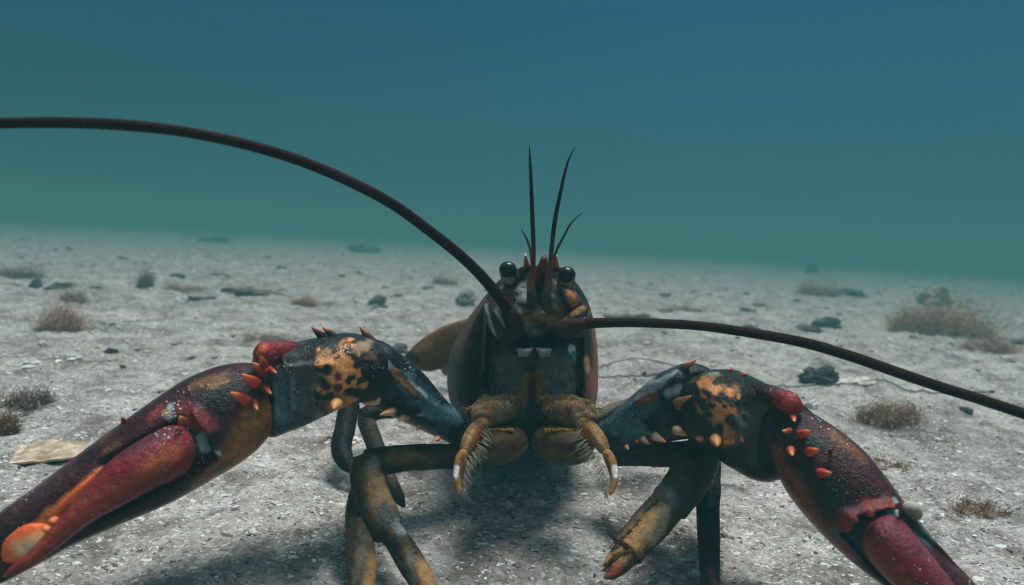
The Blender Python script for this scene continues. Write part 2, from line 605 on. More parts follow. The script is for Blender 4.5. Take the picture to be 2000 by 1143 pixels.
fc = np.array([1042., 700.])
front = np.stack([np.concatenate([fc + (rim - fc) * max(s, 0.004), np.full((NB, 1), 0.428)], 1) for s in fr])
allr = np.concatenate([front[::-1], back])
Vb = P(allr[..., 0], allr[..., 1], allr[..., 2]).reshape(-1, 3)
isf = np.zeros(len(Vb), bool)
isf[:fk * NB] = True
sfac = np.concatenate([np.repeat(fr[::-1], NB), np.full(70 * NB, 1.0)])
face_dents = [
    (1040, 600, 1040, 640, .428, 55, -0.014), (985, 628, 975, 640, .428, 34, -0.012), (1112, 630, 1120, 640, .428, 32, -0.012),
    (1000, 668, 1085, 668, .428, 12, 0.012), (968, 655, 1005, 668, .428, 9, 0.006), (1080, 668, 1125, 655, .428, 9, 0.006),
    (990, 735, 995, 790, .428, 46, -0.011), (1090, 735, 1086, 790, .428, 46, -0.011), (962, 720, 968, 790, .428, 10, .004), (1120, 720, 1115, 790, .428, 10, .004), (1040, 715, 1040, 840, .428, 7, 0.005),
    (953, 640, 953, 830, .428, 11, 0.010), (1134, 640, 1130, 810, .428, 8, 0.010), (1000, 575, 1010, 610, .428, 26, -0.006),
    (1100, 575, 1095, 600, .428, 26, -0.008), (1125, 590, 1130, 610, .428, 22, -0.008), (1040, 690, 1040, 697, .428, 12, 0.008),
    (1000, 690, 1080, 690, .428, 16, -0.009), (1056, 560, 1056, 600, .428, 9, 0.008)]
Vf = dent(Vb, face_dents)
w = np.where(isf, sstep(1.0, 0.93, sfac), 0)[:, None]
Vb = Vb * (1 - w) + Vf * w
Vb = Vb + FWD * ((0.0050 * np.abs(fbm(Vb, 80, 5, 8)) - 0.0015 + 0.0014 * fbm(Vb, 260, 3, 41)) * w[:, 0])[:, None] + (0.0008 * fbm(Vb, 60, 3, 14))[:, None] * UP
body_p = [
    (948, 612, 944, 720, .428, 3, (0.13, 0.07, 0.05), .6),
    (935, 600, 900, 670, .47, 24, (0.09, 0.035, 0.022), .5), (905, 650, 885, 700, .50, 24, (0.04, 0.016, 0.012), .6),
    (1160, 640, 1163, 780, .48, 26, (0.20, 0.045, 0.02), .5), (1150, 740, 1152, 800, .45, 18, (0.30, 0.06, 0.025), .5),
    (1143, 700, 1148, 722, .435, 6, (0.55, 0.26, 0.10), .5),
    (1000, 580, 1022, 612, .42, 28, (0.085, 0.092, 0.094), .7), (1090, 575, 1082, 608, .42, 26, (0.10, 0.108, 0.108), .7), (1022, 560, 1024, 575, .42, 8, (0.20, 0.21, 0.21), .7), (1000, 600, 1008, 612, .42, 9, (0.17, 0.16, 0.15), .7), (1088, 590, 1092, 600, .42, 8, (0.2, 0.2, 0.2), .7), (985, 592, 990, 606, .42, 8, (0.16, 0.075, 0.04), .7),
    (985, 575, 975, 590, .425, 18, (0.13, 0.07, 0.05), .6),
    (1115, 580, 1128, 592, .42, 14, (0.30, 0.13, 0.045), .7), (1100, 555, 1105, 565, .425, 12, (0.35, 0.17, 0.06), .6),
    (1018, 622, 1085, 620, .415, 13, (0.27, 0.145, 0.055), .8), (1040, 628, 1048, 628, .412, 5, (0.10, 0.06, 0.03), .6), (1062, 612, 1070, 612, .412, 5, (0.09, 0.06, 0.04), .6), (1025, 612, 1030, 612, .412, 5, (0.12, 0.07, 0.04), .6), (1100, 628, 1115, 622, .415, 10, (0.38, 0.17, 0.06), .6),
    (1035, 650, 1050, 648, .415, 13, (0.10, 0.12, 0.13), .8), (1038, 668, 1046, 668, .415, 8, (0.01, 0.01, 0.01), .6), (1010, 655, 1026, 668, .415, 5, (0.012, 0.012, 0.014), .6), (1072, 660, 1060, 668, .415, 5, (0.012, 0.012, 0.014), .6), (972, 645, 1000, 655, .42, 10, (0.24, 0.10, 0.05), .6),
    (965, 605, 975, 640, .42, 5, (0.20, 0.22, 0.23), .4), (980, 615, 985, 640, .42, 3, (0.2, 0.22, 0.23), .4),
    (1000, 725, 1000, 780, .42, 44, (0.095, 0.096, 0.086), .6), (1088, 725, 1088, 780, .42, 44, (0.13, 0.13, 0.118), .6), (1070, 770, 1100, 775, .418, 10, (0.17, 0.17, 0.16), .8), (1000, 712, 1080, 712, .418, 6, (0.10, 0.10, 0.095), .8),
    (1026, 742, 1022, 785, .418, 10, (0.26, 0.115, 0.04), .8), (1056, 742, 1058, 782, .418, 10, (0.26, 0.115, 0.04), .8), (1030, 735, 1052, 735, .418, 8, (0.30, 0.14, 0.05), .7),
    (1040, 745, 1040, 780, .425, 6, (0.12, 0.03, 0.02), .5),
    (1118, 682, 1118, 684, .42, 6, (0.75, 0.75, 0.72), .3), (1123, 690, 1128, 700, .42, 5, (0.08, 0.25, 0.33), .4)]
Cb = paint(Vb, (0.004, 0.004, 0.005), body_p, 3, 140, .18, [((0.013, 0.008, 0.006), 70, .2, .5)])
Cb[isf] = Cb[isf]
Qb = grid_faces(len(allr), NB)
body = part('body', Vb, Qb, None, Cb, FACE)

# tail behind the body, fan spread to the left
tail_c = [(1020, 705, .70, 100), (1000, 715, .76, 96), (985, 725, .82, 88), (960, 728, .86, 80), (930, 725, .88, 70), (905, 715, .87, 60)]
V, Q, T, S, TH = tube(tail_c, 120, 40, .1, .1, .8)
V = V + UP * (0.0035 * (np.abs((S * 6) % 1 - 0.5) * 2) ** 3)[:, None]
V[:, 2] = np.maximum(V[:, 2], 0.012)
part('tail', V, Q, T, paint(V, (0.06, 0.035, 0.03), [], 4), SHELL)


def blade(root, mid_, tip, w, d0, d1, name='tail_fan'):
    st = [(root[0], root[1] - w * .5, root[0], root[1] + w * .5, d0, .004),
          (mid_[0] + w * .1, mid_[1] - w * .62, mid_[0] - w * .05, mid_[1] + w * .58, (d0 + d1) / 2, .0045),
          (tip[0] + w * .45, tip[1] - w * .52, tip[0] + w * .42, tip[1] + w * .30, d1 + .005, .003), (tip[0], tip[1] - 4, tip[0], tip[1] + 4, d1, .001)]
    V, Q, T, S, TH = plate_loft(st, 60, 40, .9, .05, .05)
    rib = np.abs(np.sin(TH * 1.0)) < .12
    C = paint(V, (0.17, 0.075, 0.035), [(root[0], root[1] - w * .35, tip[0] + 20, tip[1] - w * .2, d1, w * .10, (0.27, 0.14, 0.06), .6),
                                        (tip[0], tip[1], tip[0] + 14, tip[1], d1, w * .22, (0.05, 0.025, 0.02), .7)], 5)
    return part(name, V, Q, T, C, SHELL)


blade((925, 655), (862, 680), (788, 702), 72, .74, .68)
blade((935, 680), (880, 700), (830, 700), 60, .79, .78)
blade((960, 690), (930, 700), (880, 690), 60, .86, .88)

# --- rostrum with its spines
def cone(bx, by, tx, ty, d0, d1, r, c0_, c1_, parent, name='spine', bend=0.0, tipw=0.97, blunt=.12):
    n = 22
    t = np.linspace(0, 1, n)
    px = bx + (tx - bx) * t + bend * np.sin(t * math.pi) * (ty - by) / 30
    py = by + (ty - by) * t - bend * np.sin(t * math.pi) * (tx - bx) / 30
    d = d0 + (d1 - d0) * t
    rr = r * (0.90 * np.clip(1 - t ** 1.5, 0, 1) + .08 + 0.12 * np.exp(-t * 9))
    C = P(px, py, d)
    V, Q, T, S, TH = tube3(C, rr / F * d, 16, .1, blunt)
    V = V + (V - C.mean(0)) * (0.05 * fbm(V, 500, 3, 5))[:, None]
    k = sstep(tipw * .45, tipw, S)[:, None]
    col = np.asarray(c0_) * (1 - k) + np.asarray(c1_) * k
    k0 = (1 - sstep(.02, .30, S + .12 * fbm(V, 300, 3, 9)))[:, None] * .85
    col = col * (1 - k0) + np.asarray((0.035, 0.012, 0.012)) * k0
    col = col * (1 + .2 * fbm(V, 400, 3, 2))[:, None]
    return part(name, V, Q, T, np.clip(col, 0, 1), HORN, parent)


V, Q, T, S, TH = tube([(1056, 575, .440, 18), (1058, 545, .424, 16), (1061, 518, .408, 10), (1064, 494, .397, 2.5)], 50, 24, .02, .1, .8)
rost = part('rostrum', V, Q, T, paint(V, (0.15, 0.022, 0.022), [(1064, 500, 1064, 494, .396, 4, WHITE, .4), (1060, 535, 1060, 550, .42, 7, (0.02, 0.015, 0.015), .5)], 6), SHELL)
cone(1030, 528, 1026, 498, .435, .425, 8, (0.03, 0.02, 0.02), (0.45, 0.07, 0.05), rost, tipw=.5)
cone(1084, 528, 1086, 499, .435, .425, 9, (0.12, 0.02, 0.02), (0.45, 0.08, 0.06), rost, tipw=.5)
for (x, y, dd) in ((1026, 498, .425), (1086, 499, .425)):
    cone(x, y + 3, x, y - 4, dd - .001, dd - .001, 3, WHITE, WHITE, rost)
cone(1016, 545, 1020, 520, .43, .425, 12, BLACK, (0.05, 0.02, 0.02), rost)
cone(1006, 588, 1004, 580, .418, .410, 6, (.4, .06, .03), RED, body)
cone(1101, 603, 1099, 592, .415, .408, 6, (.4, .06, .03), RED, body)
cone(950, 594, 949, 585, .425, .42, 5, RED, (.6, .3, .25), body)
cone(1143, 598, 1146, 590, .425, .42, 5, RED, RED, body)
cone(1060, 530, 1060, 526, .412, .405, 4, RED, RED, rost)
# more small spines round the eye notch and along the brow, as the photo shows them
cone(1092, 528, 1096, 522, .43, .425, 4, (0.2, .03, .03), (.4, .1, .08), rost)


# scales at the antenna roots, and the plates over the brow
for st, pt in (
        ([(948, 588, 952, 594, .410, .002), (946, 606, 968, 596, .407, .005), (952, 632, 990, 612, .404, .007), (966, 656, 1004, 636, .404, .006), (984, 668, 1008, 656, .408, .003)],
         [(947, 596, 966, 655, .40, 3, (0.30, 0.32, 0.33), .5), (968, 606, 990, 640, .40, 2.5, (0.22, 0.24, 0.25), .5), (985, 655, 1000, 660, .40, 6, (0.22, 0.09, 0.05), .6)]),
        ([(1146, 592, 1142, 599, .410, .002), (1148, 612, 1126, 602, .407, .005), (1142, 634, 1108, 616, .404, .007), (1128, 652, 1094, 634, .404, .006), (1110, 662, 1090, 654, .408, .003)],
         [(1140, 600, 1118, 612, .40, 5, (0.22, 0.095, 0.035), .8), (1143, 622, 1120, 645, .40, 3, (0.30, 0.30, 0.30), .5), (1105, 625, 1096, 640, .40, 5, (0.34, 0.12, 0.04), .6)]),
        ([(1100, 556, 1096, 566, .418, .003), (1112, 564, 1100, 584, .412, .006), (1128, 580, 1106, 602, .410, .006), (1140, 600, 1124, 612, .413, .003)],
         [(1112, 575, 1124, 594, .405, 8, (0.34, 0.14, 0.045), .8)])):
    V, Q, T, S, TH = plate_loft(st, 50, 36, .8, .05, .05)
    V = V + (V - V.mean(0)) * (0.10 * fbm(V, 130, 4, 71))[:, None]
    part('antennal_scale', V, Q, T, paint(V, (0.022, 0.024, 0.026), pt, 72, 200, .4), FACE)


# --- eyes on stalks
def eye(x, y, d, sx, sy):
    V, Q, T, S, TH = tube([(sx, sy, d + .016, 20), ((sx + x) / 2, (sy + y) / 2 + 4, d + .008, 18), (x, y + 5, d + .002, 16), (x, y, d, 12)], 26, 24, .05, .3)
    st_ = part('eyestalk', V, Q, T, paint(V, (0.05, 0.045, 0.04), [(x - 4, y + 18, x + 4, y + 19, d - .003, 8, (0.40, 0.27, 0.14), .6)], 9), FACE)
    r = 16.5 / F * d
    u, v = np.meshgrid(np.linspace(0.02, math.pi - .02, 30), np.linspace(0, 2 * math.pi, 40, endpoint=False), indexing='ij')
    E = np.stack([np.sin(u) * np.cos(v), np.sin(u) * np.sin(v), np.cos(u)], -1).reshape(-1, 3) * r * np.array([1.06, 1, 1]) + P(x, y, d)
    part('eye', E, grid_faces(30, 40), None, np.full(E.shape, .008) * np.array([1, 1.05, 1.15]), EYE, st_)


eye(992, 527, .415, 1000, 548)
eye(1107, 537, .415, 1104, 562)


# --- antennae
def antenna(path, base, r_ridge=0.035):
    g = Geo()
    p = cr(np.array(path, float), 1500)
    C = P(p[:, 0], p[:, 1], p[:, 2])
    r = p[:, 3] / F * p[:, 2] * .88
    k = np.arange(1500)
    r = r * (1 + r_ridge * np.sin(k * 2 * np.pi / 7))
    V, Q, T, S, TH = tube3(C, r, 20, 0, .01)
    C_ = np.array((0.022, 0.006, 0.007)) * (1 + .35 * np.sin(S * 1499 * 2 * np.pi / 7) + .4 * fbm(V, 60, 3, 3))[:, None]
    g.add(V, Q, T, np.clip(C_, 0.004, 1))
    for b in base:
        V, Q, T, S, TH = tube(b[0], 36, 24, .3, .25, b[2])
        V = V + (V - V.mean(0)) * (0.28 * fbm(V, 140, 4, 4))[:, None]
        g.add(V, Q, T, paint(V, b[1], [], 7, 150, .4, [((0.14, 0.07, 0.035), 120, .15, .5), ((0.13, 0.14, 0.15), 90, .3, .5)] if b[2] < .85 else None))
    return g.build('antenna', WHIP, lob, ORG)


antenna([(1004, 640, .405, 15), (990, 603, .395, 14), (950, 550, .38, 12.5), (900, 500, .362, 12), (840, 452, .345, 12), (770, 401, .33, 12),
         (700, 363, .317, 12), (620, 327, .305, 12), (540, 299, .294, 12), (450, 275, .284, 12), (350, 256, .275, 12), (250, 245, .267, 12.5),
         (150, 240, .26, 12.5), (50, 240, .254, 12), (-60, 244, .248, 11.5), (-200, 262, .242, 9), (-330, 300, .236, 5), (-420, 340, .232, 1.5)],
        [([(975, 615, .425, 30), (982, 632, .412, 30), (1000, 645, .402, 26), (1012, 650, .398, 16)], (0.020, 0.020, 0.022), .8),
         ([(1018, 652, .404, 12), (1006, 642, .400, 20), (998, 622, .397, 17), (990, 604, .394, 14)], (0.03, 0.012, 0.012), .9)])
antenna([(1098, 640, .405, 13), (1150, 632, .395, 12), (1220, 630, .385, 10.5), (1290, 632, .377, 10.5), (1370, 637, .37, 10.5), (1450, 648, .362, 11),
         (1540, 663, .354, 11.5), (1600, 677, .347, 12), (1680, 702, .338, 12), (1760, 730, .33, 12), (1840, 757, .322, 12), (1920, 782, .315, 12),
         (2050, 826, .305, 12), (2180, 880, .296, 9), (2300, 940, .288, 5), (2380, 985, .284, 1.5)],
        [([(1128, 612, .425, 26), (1125, 628, .412, 28), (1108, 640, .404, 22), (1094, 645, .40, 13)], (0.07, 0.042, 0.024), .8),
         ([(1082, 646, .404, 9), (1098, 641, .400, 17), (1120, 636, .397, 15), (1145, 633, .394, 12)], (0.045, 0.016, 0.014), .9)])


def antennule(main, side, base):
    g = Geo()
    for pth, n in ((main, 90), (side, 60)):
        V, Q, T, S, TH = tube([(a_, b_, c_, d_ * .88) for a_, b_, c_, d_ in pth], n, 12, 0, .02)
        k = sstep(0, .35, S)[:, None]
        c = np.array((0.16, 0.05, 0.035)) * (1 - k) + np.array((0.028, 0.018, 0.022)) * k
        g.add(V, Q, T, np.clip(c * (1 + .25 * np.sin(S * 240))[:, None], 0, 1))
    V, Q, T, S, TH = tube(base, 60, 18, .1, .1)
    g.add(V, Q, T, paint(V, (0.17, 0.085, 0.055), [(base[0][0], base[0][1], base[1][0], base[1][1] + 6, .40, 14, (0.05, 0.05, 0.05), .6)], 8))
    g.build('antennule', WHIP, lob, ORG)


antennule([(1040, 545, .388, 6.5), (1042, 490, .38, 5), (1040, 430, .372, 5), (1037, 350, .362, 4), (1035, 310, .358, 2.6), (1034, 284, .355, .8)],
          [(1041, 530, .39, 4), (1036, 490, .395, 3), (1028, 465, .40, 2.4), (1017, 447, .404, .8)],
          [(1041, 602, .408, 12), (1038, 580, .400, 9.5), (1037, 556, .394, 8), (1040, 528, .387, 6)])
antennule([(1073, 545, .388, 6.5), (1077, 490, .378, 5), (1084, 430, .37, 5), (1096, 370, .363, 4), (1108, 320, .358, 2.6), (1123, 287, .354, .8)],
          [(1074, 535, .39, 4), (1086, 492, .39, 3), (1102, 460, .392, 2.6), (1117, 434, .394, 2), (1137, 416, .396, .8)],
          [(1070, 604, .408, 12), (1067, 582, .400, 9.5), (1071, 556, .394, 8), (1074, 528, .387, 6)])

# --- mouth
for pts in ([(1008, 680), (1024, 682), (1041, 681), (1037, 689), (1030, 698), (1021, 696), (1013, 698)],
            [(1046, 681), (1062, 682), (1078, 682), (1074, 698), (1066, 697), (1057, 700), (1050, 690)]):
    m_ = len(pts)
    p_ = np.array(pts, float)
    dd_ = np.full(m_, .4085) + .003 * (np.abs(p_[:, 0] - 1043) / 35)
    c_ = p_.mean(0)
    Vp = np.concatenate([P(p_[:, 0], p_[:, 1], dd_), P(*(c_ + (p_ - c_) * .78).T, dd_ - .0015), P(p_[:, 0], p_[:, 1] - 2, dd_ + .006), P(np.array([c_[0]]), np.array([c_[1]]), np.array([.4066]))])
    k_ = np.arange(m_)
    n_ = (k_ + 1) % m_
    part('mouth_plate', Vp, np.concatenate([np.stack([k_, n_, n_ + m_, k_ + m_], -1), np.stack([k_ + 2 * m_, n_ + 2 * m_, n_, k_], -1)]),
         np.stack([k_ + m_, n_ + m_, np.full(m_, 3 * m_)], -1), paint(Vp, (0.24, 0.28, 0.30), [], 3, 200, .4), HORN)


def bristles(roots, dirs, n, length, parent, col=(0.30, 0.22, 0.13), wpx=1.0, seed=0):
    """fine hairs: roots and dirs are (px,py,d) polylines"""
    r_ = np.random.default_rng(seed)
    g_V, g_Q = [], []
    rt = cr(np.asarray(roots, float), n)
    dr = cr(np.asarray(dirs, float), n)
    A = P(rt[:, 0] + r_.normal(0, 3, n), rt[:, 1] + r_.normal(0, 3, n), rt[:, 2])
    B = P(rt[:, 0] + dr[:, 0] * length * (.6 + .6 * r_.random(n)) + r_.normal(0, 3, n),
          rt[:, 1] + dr[:, 1] * length * (.6 + .6 * r_.random(n)) + r_.normal(0, 3, n), rt[:, 2] + dr[:, 2])
    g = Geo()
    for a, b in zip(A, B):
        C = a + (b - a) * np.linspace(0, 1, 5)[:, None] + np.array([0, 0, 1]) * (-.0008 * np.linspace(0, 1, 5) ** 2)[:, None]
        V, Q, T, S, TH = tube3(C, np.linspace(wpx, .25, 5) / F * .4, 4)
        g.add(V, Q, T, np.asarray(col) * (.7 + .6 * r_.random()))
    return g.build('bristles', FUZZ, parent, ORG)


def maxilliped(m):
    """mouth leg; m mirrors photo x about 1040"""
    g = Geo()
    X = m
    # inner base, furry
    V, Q, T, S, TH = tube([(X(1008), 788, .420, 18), (X(980), 800, .408, 27), (X(948), 808, .398, 31), (X(925), 818, .392, 23)], 60, 40, .2, .2, .85)
    V = V + (V - V.mean(0)) * (0.34 * fbm(V, 170, 5, 5))[:, None]
    g.add(V, Q, T, paint(V, (0.17, 0.10, 0.042), [(X(1003), 782, X(994), 796, .39, 8, (0.55, 0.58, 0.58), .4), (X(940), 812, X(950), 830, .375, 18, (0.34, 0.24, 0.15), .6), (X(985), 800, X(990), 815, .38, 22, (0.22, 0.23, 0.23), .7),
                                                (X(960), 795, X(950), 795, .38, 12, (0.34, 0.17, 0.06), .6)], 12, 200, .4))
    # toothed rounded plate below
    V, Q, T, S, TH = plate_loft([(X(1010), 832, X(1006), 872, .412, .010), (X(985), 832, X(986), 898, .402, .016), (X(950), 836, X(952), 906, .395, .018),
                                 (X(922), 845, X(925), 890, .392, .012)], 60, 44, .85, .2, .2)
    g.add(V, Q, T, paint(V, (0.10, 0.065, 0.025), [(X(1000), 838, X(955), 838, .385, 5, (0.75, 0.36, 0.12), .5), (X(1000), 866, X(940), 870, .385, 11, (0.05, 0.025, 0.02), .7),
                                                 (X(985), 893, X(940), 896, .39, 8, (0.05, 0.05, 0.04), .7)], 13, 160, .3))
    for k in range(9):
        x = 1000 - k * 5.5
        C = P(np.full(6, X(x)), np.linspace(842, 838 - 1.2 * math.sin(k * 1.7), 6), np.linspace(.392, .388, 6))
        V, Q, T, S, TH = tube3(C, np.linspace(3.4, 2.0, 6) / F * .39, 8, 0, .3)
        g.add(V, Q, T, np.array((0.72, 0.38, 0.15)))
    # hanging palp of two joints
    V, Q, T, S, TH = tube([(X(950), 826, .385, 12), (X(932), 836, .378, 15), (X(916), 862, .372, 15), (X(906), 886, .368, 10)], 50, 24, .15, .15, .9)
    g.add(V, Q, T, paint(V, (0.26, 0.15, 0.06), [(X(938), 845, X(926), 876, .366, 6, (0.42, 0.075, 0.03), .5), (X(922), 845, X(908), 878, .366, 4, (0.42, 0.24, 0.10), .6)], 14, 200, .3))
    V, Q, T, S, TH = tube([(X(908), 878, .368, 9), (X(899), 900, .364, 11), (X(893), 930, .360, 9), (X(896), 955, .357, 6), (X(901), 968, .355, 2)], 60, 24, .15, .1, .9)
    g.add(V, Q, T, paint(V, (0.34, 0.16, 0.055), [(X(902), 900, X(899), 930, .354, 4, (0.2, 0.05, 0.02), .6), (X(890), 920, X(889), 934, .353, 5, (0.9, 0.88, 0.85), .35)], 15, 200, .3))
    o = g.build('mouth_leg', LIMB, lob, ORG)
    sg = X(1001) - X(1000)
    bristles([(X(926), 880, .37), (X(912), 905, .362), (X(905), 940, .357), (X(904), 962, .355)], [(sg * .9, 1.1, -.002), (sg * .9, 1.1, -.002), (sg * .6, 1.0, 0), (sg * .2, 1, 0)],
             46, 15, o, (0.32, 0.26, 0.20), .8, 3)
    bristles([(X(948), 838, .375), (X(930), 880, .37), (X(922), 890, .37)], [(sg * 1.0, .7, 0), (sg * 1.0, .6, 0), (sg * 1, .6, 0)], 50, 18, o, (0.30, 0.26, 0.20), .8, 4)
    bristles([(X(1000), 790, .40), (X(960), 785, .38), (X(925), 800, .38)], [(sg * .2, .9, -.004), (0, .8, -.004), (-sg * .4, .5, -.004)], 120, 13, o, (0.26, 0.17, 0.09), .7, 5)
    bristles([(X(1010), 778, .405), (X(985), 778, .395), (X(950), 782, .385), (X(915), 800, .382)], [(sg * .4, -.3, -.004), (0, -.5, -.004), (-sg * .3, -.4, -.004), (-sg * .7, .1, -.004)], 90, 12, o, (0.30, 0.18, 0.08), .8, 6)


maxilliped(lambda x: x)
maxilliped(lambda x: 1060 + (1005 - x) * 1.25)

# --- claw arms: upper arm, wrist, claw
def arm(stm, patches, spines, dents=()):
    V, Q, T, S, TH = plate_loft(stm, 220, 110, .8, .03, .05)
    V = dent(V, dents)
    V = V + (V - V.mean(0)) * (0.03 * fbm(V, 55, 3, 6))[:, None]
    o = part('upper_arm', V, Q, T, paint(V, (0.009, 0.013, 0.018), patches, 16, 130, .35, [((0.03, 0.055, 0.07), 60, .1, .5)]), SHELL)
    for s in spines: cone(*s, o)
    return o


HO = (0.85, 0.26, 0.10)
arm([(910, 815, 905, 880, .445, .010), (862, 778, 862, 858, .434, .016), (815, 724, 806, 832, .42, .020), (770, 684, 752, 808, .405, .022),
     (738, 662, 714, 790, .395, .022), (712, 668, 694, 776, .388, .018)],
    [(775, 720, 845, 800, .40, 15, BLUE, .6), (772, 712, 832, 782, .39, 2.5, (0.32, 0.38, 0.40), .7), (800, 800, 885, 818, .41, 2.5, (0.34, 0.42, 0.45), .7), (752, 706, 762, 716, .38, 5, (0.30, 0.36, 0.39), .6), (840, 795, 895, 822, .415, 14, (0.10, 0.21, 0.25), .5), (775, 722, 812, 775, .39, 7, (0.30, 0.10, 0.035), .4),  # pale thin strokes paint wet sheen; blue is joint membrane with a painted highlight
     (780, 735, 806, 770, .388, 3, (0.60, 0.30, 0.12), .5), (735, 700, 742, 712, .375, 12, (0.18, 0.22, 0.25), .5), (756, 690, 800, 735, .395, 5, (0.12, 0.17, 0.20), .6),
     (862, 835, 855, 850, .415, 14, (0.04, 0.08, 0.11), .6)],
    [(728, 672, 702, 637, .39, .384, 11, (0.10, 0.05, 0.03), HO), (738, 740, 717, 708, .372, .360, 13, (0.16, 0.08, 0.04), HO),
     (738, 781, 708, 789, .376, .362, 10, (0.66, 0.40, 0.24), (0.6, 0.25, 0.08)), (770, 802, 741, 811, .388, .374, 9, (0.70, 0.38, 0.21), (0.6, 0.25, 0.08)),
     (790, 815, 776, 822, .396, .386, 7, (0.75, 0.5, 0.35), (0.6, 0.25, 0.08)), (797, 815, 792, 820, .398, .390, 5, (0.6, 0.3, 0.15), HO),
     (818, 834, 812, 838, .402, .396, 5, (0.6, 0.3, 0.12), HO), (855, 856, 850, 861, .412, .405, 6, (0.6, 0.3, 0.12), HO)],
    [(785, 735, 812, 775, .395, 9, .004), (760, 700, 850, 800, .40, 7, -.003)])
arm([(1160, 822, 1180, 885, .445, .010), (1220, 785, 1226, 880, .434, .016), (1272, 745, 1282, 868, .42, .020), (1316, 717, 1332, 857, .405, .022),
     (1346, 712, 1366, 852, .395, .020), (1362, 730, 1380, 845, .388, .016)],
    [(1195, 830, 1270, 775, .41, 16, BLUE, .6), (1235, 778, 1318, 722, .395, 2.5, (0.28, 0.34, 0.36), .7), (1185, 842, 1295, 840, .41, 2.5, (0.34, 0.42, 0.45), .7), (1215, 806, 1262, 770, .40, 3, (0.22, 0.32, 0.36), .8), (1180, 840, 1240, 835, .415, 16, (0.10, 0.21, 0.25), .5), (1240, 805, 1275, 772, .395, 8, (0.24, 0.05, 0.03), .4),  # thin pale strokes are wet sheen painted over the blue of the joint membrane
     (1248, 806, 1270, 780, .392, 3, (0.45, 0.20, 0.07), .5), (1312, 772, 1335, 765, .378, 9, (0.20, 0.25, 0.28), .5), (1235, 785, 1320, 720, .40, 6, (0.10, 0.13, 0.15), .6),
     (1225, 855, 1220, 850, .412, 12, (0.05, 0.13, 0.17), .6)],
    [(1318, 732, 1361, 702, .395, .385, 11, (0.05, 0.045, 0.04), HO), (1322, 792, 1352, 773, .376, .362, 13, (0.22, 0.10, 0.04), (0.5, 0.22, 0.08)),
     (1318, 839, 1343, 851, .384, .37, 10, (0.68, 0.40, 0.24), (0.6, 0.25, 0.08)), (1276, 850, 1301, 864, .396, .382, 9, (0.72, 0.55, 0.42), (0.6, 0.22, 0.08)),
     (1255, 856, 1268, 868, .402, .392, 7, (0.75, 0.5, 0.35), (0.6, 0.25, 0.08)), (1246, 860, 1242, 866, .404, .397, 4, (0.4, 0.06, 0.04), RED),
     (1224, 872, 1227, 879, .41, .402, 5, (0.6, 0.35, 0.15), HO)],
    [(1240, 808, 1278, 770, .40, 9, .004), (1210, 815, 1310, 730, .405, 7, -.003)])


def wrist(st, knob, patches, spines, dents):
    g = Geo()
    V, Q, T, S, TH = plate_loft(st, 260, 150, .78, .10, .05)
    V = dent(V, dents)
    V = V + (V - V.mean(0)) * (0.035 * fbm(V, 70, 4, 26))[:, None]
    r_ = np.random.default_rng(int(st[0][0]))
    c_ = patches[0]
    extra = []
    for _ in range(34):
        x_, y_ = r_.uniform(min(c_[0], c_[2]) - 38, max(c_[0], c_[2]) + 38), r_.uniform(c_[1] - 40, c_[3] + 40)
        dark = r_.random() < .72
        extra.append((x_, y_, x_ + r_.normal(0, 5), y_ + r_.normal(0, 5), c_[4], r_.uniform(2.5, 6.5), DK if dark else (0.66, 0.25, 0.08), .35))
    patches = list(patches) + extra
    g.add(V, Q, T, paint(V, (0.010, 0.013, 0.015), patches, 18, 190, .35, [((0.10, 0.06, 0.03), 80, .22, .5)]))
    V, Q, T, S, TH = tube(knob[0], 50, 30, .1, .3, .9)
    V = V + (V - V.mean(0)) * (0.05 * fbm(V, 120, 3, 27))[:, None]
    g.add(V, Q, T, paint(V, (0.035, 0.014, 0.017), knob[1], 19, 160, .25))
    o = g.build('wrist', SHELL, lob, ORG)
    for s in spines: cone(*s, o)
    return o


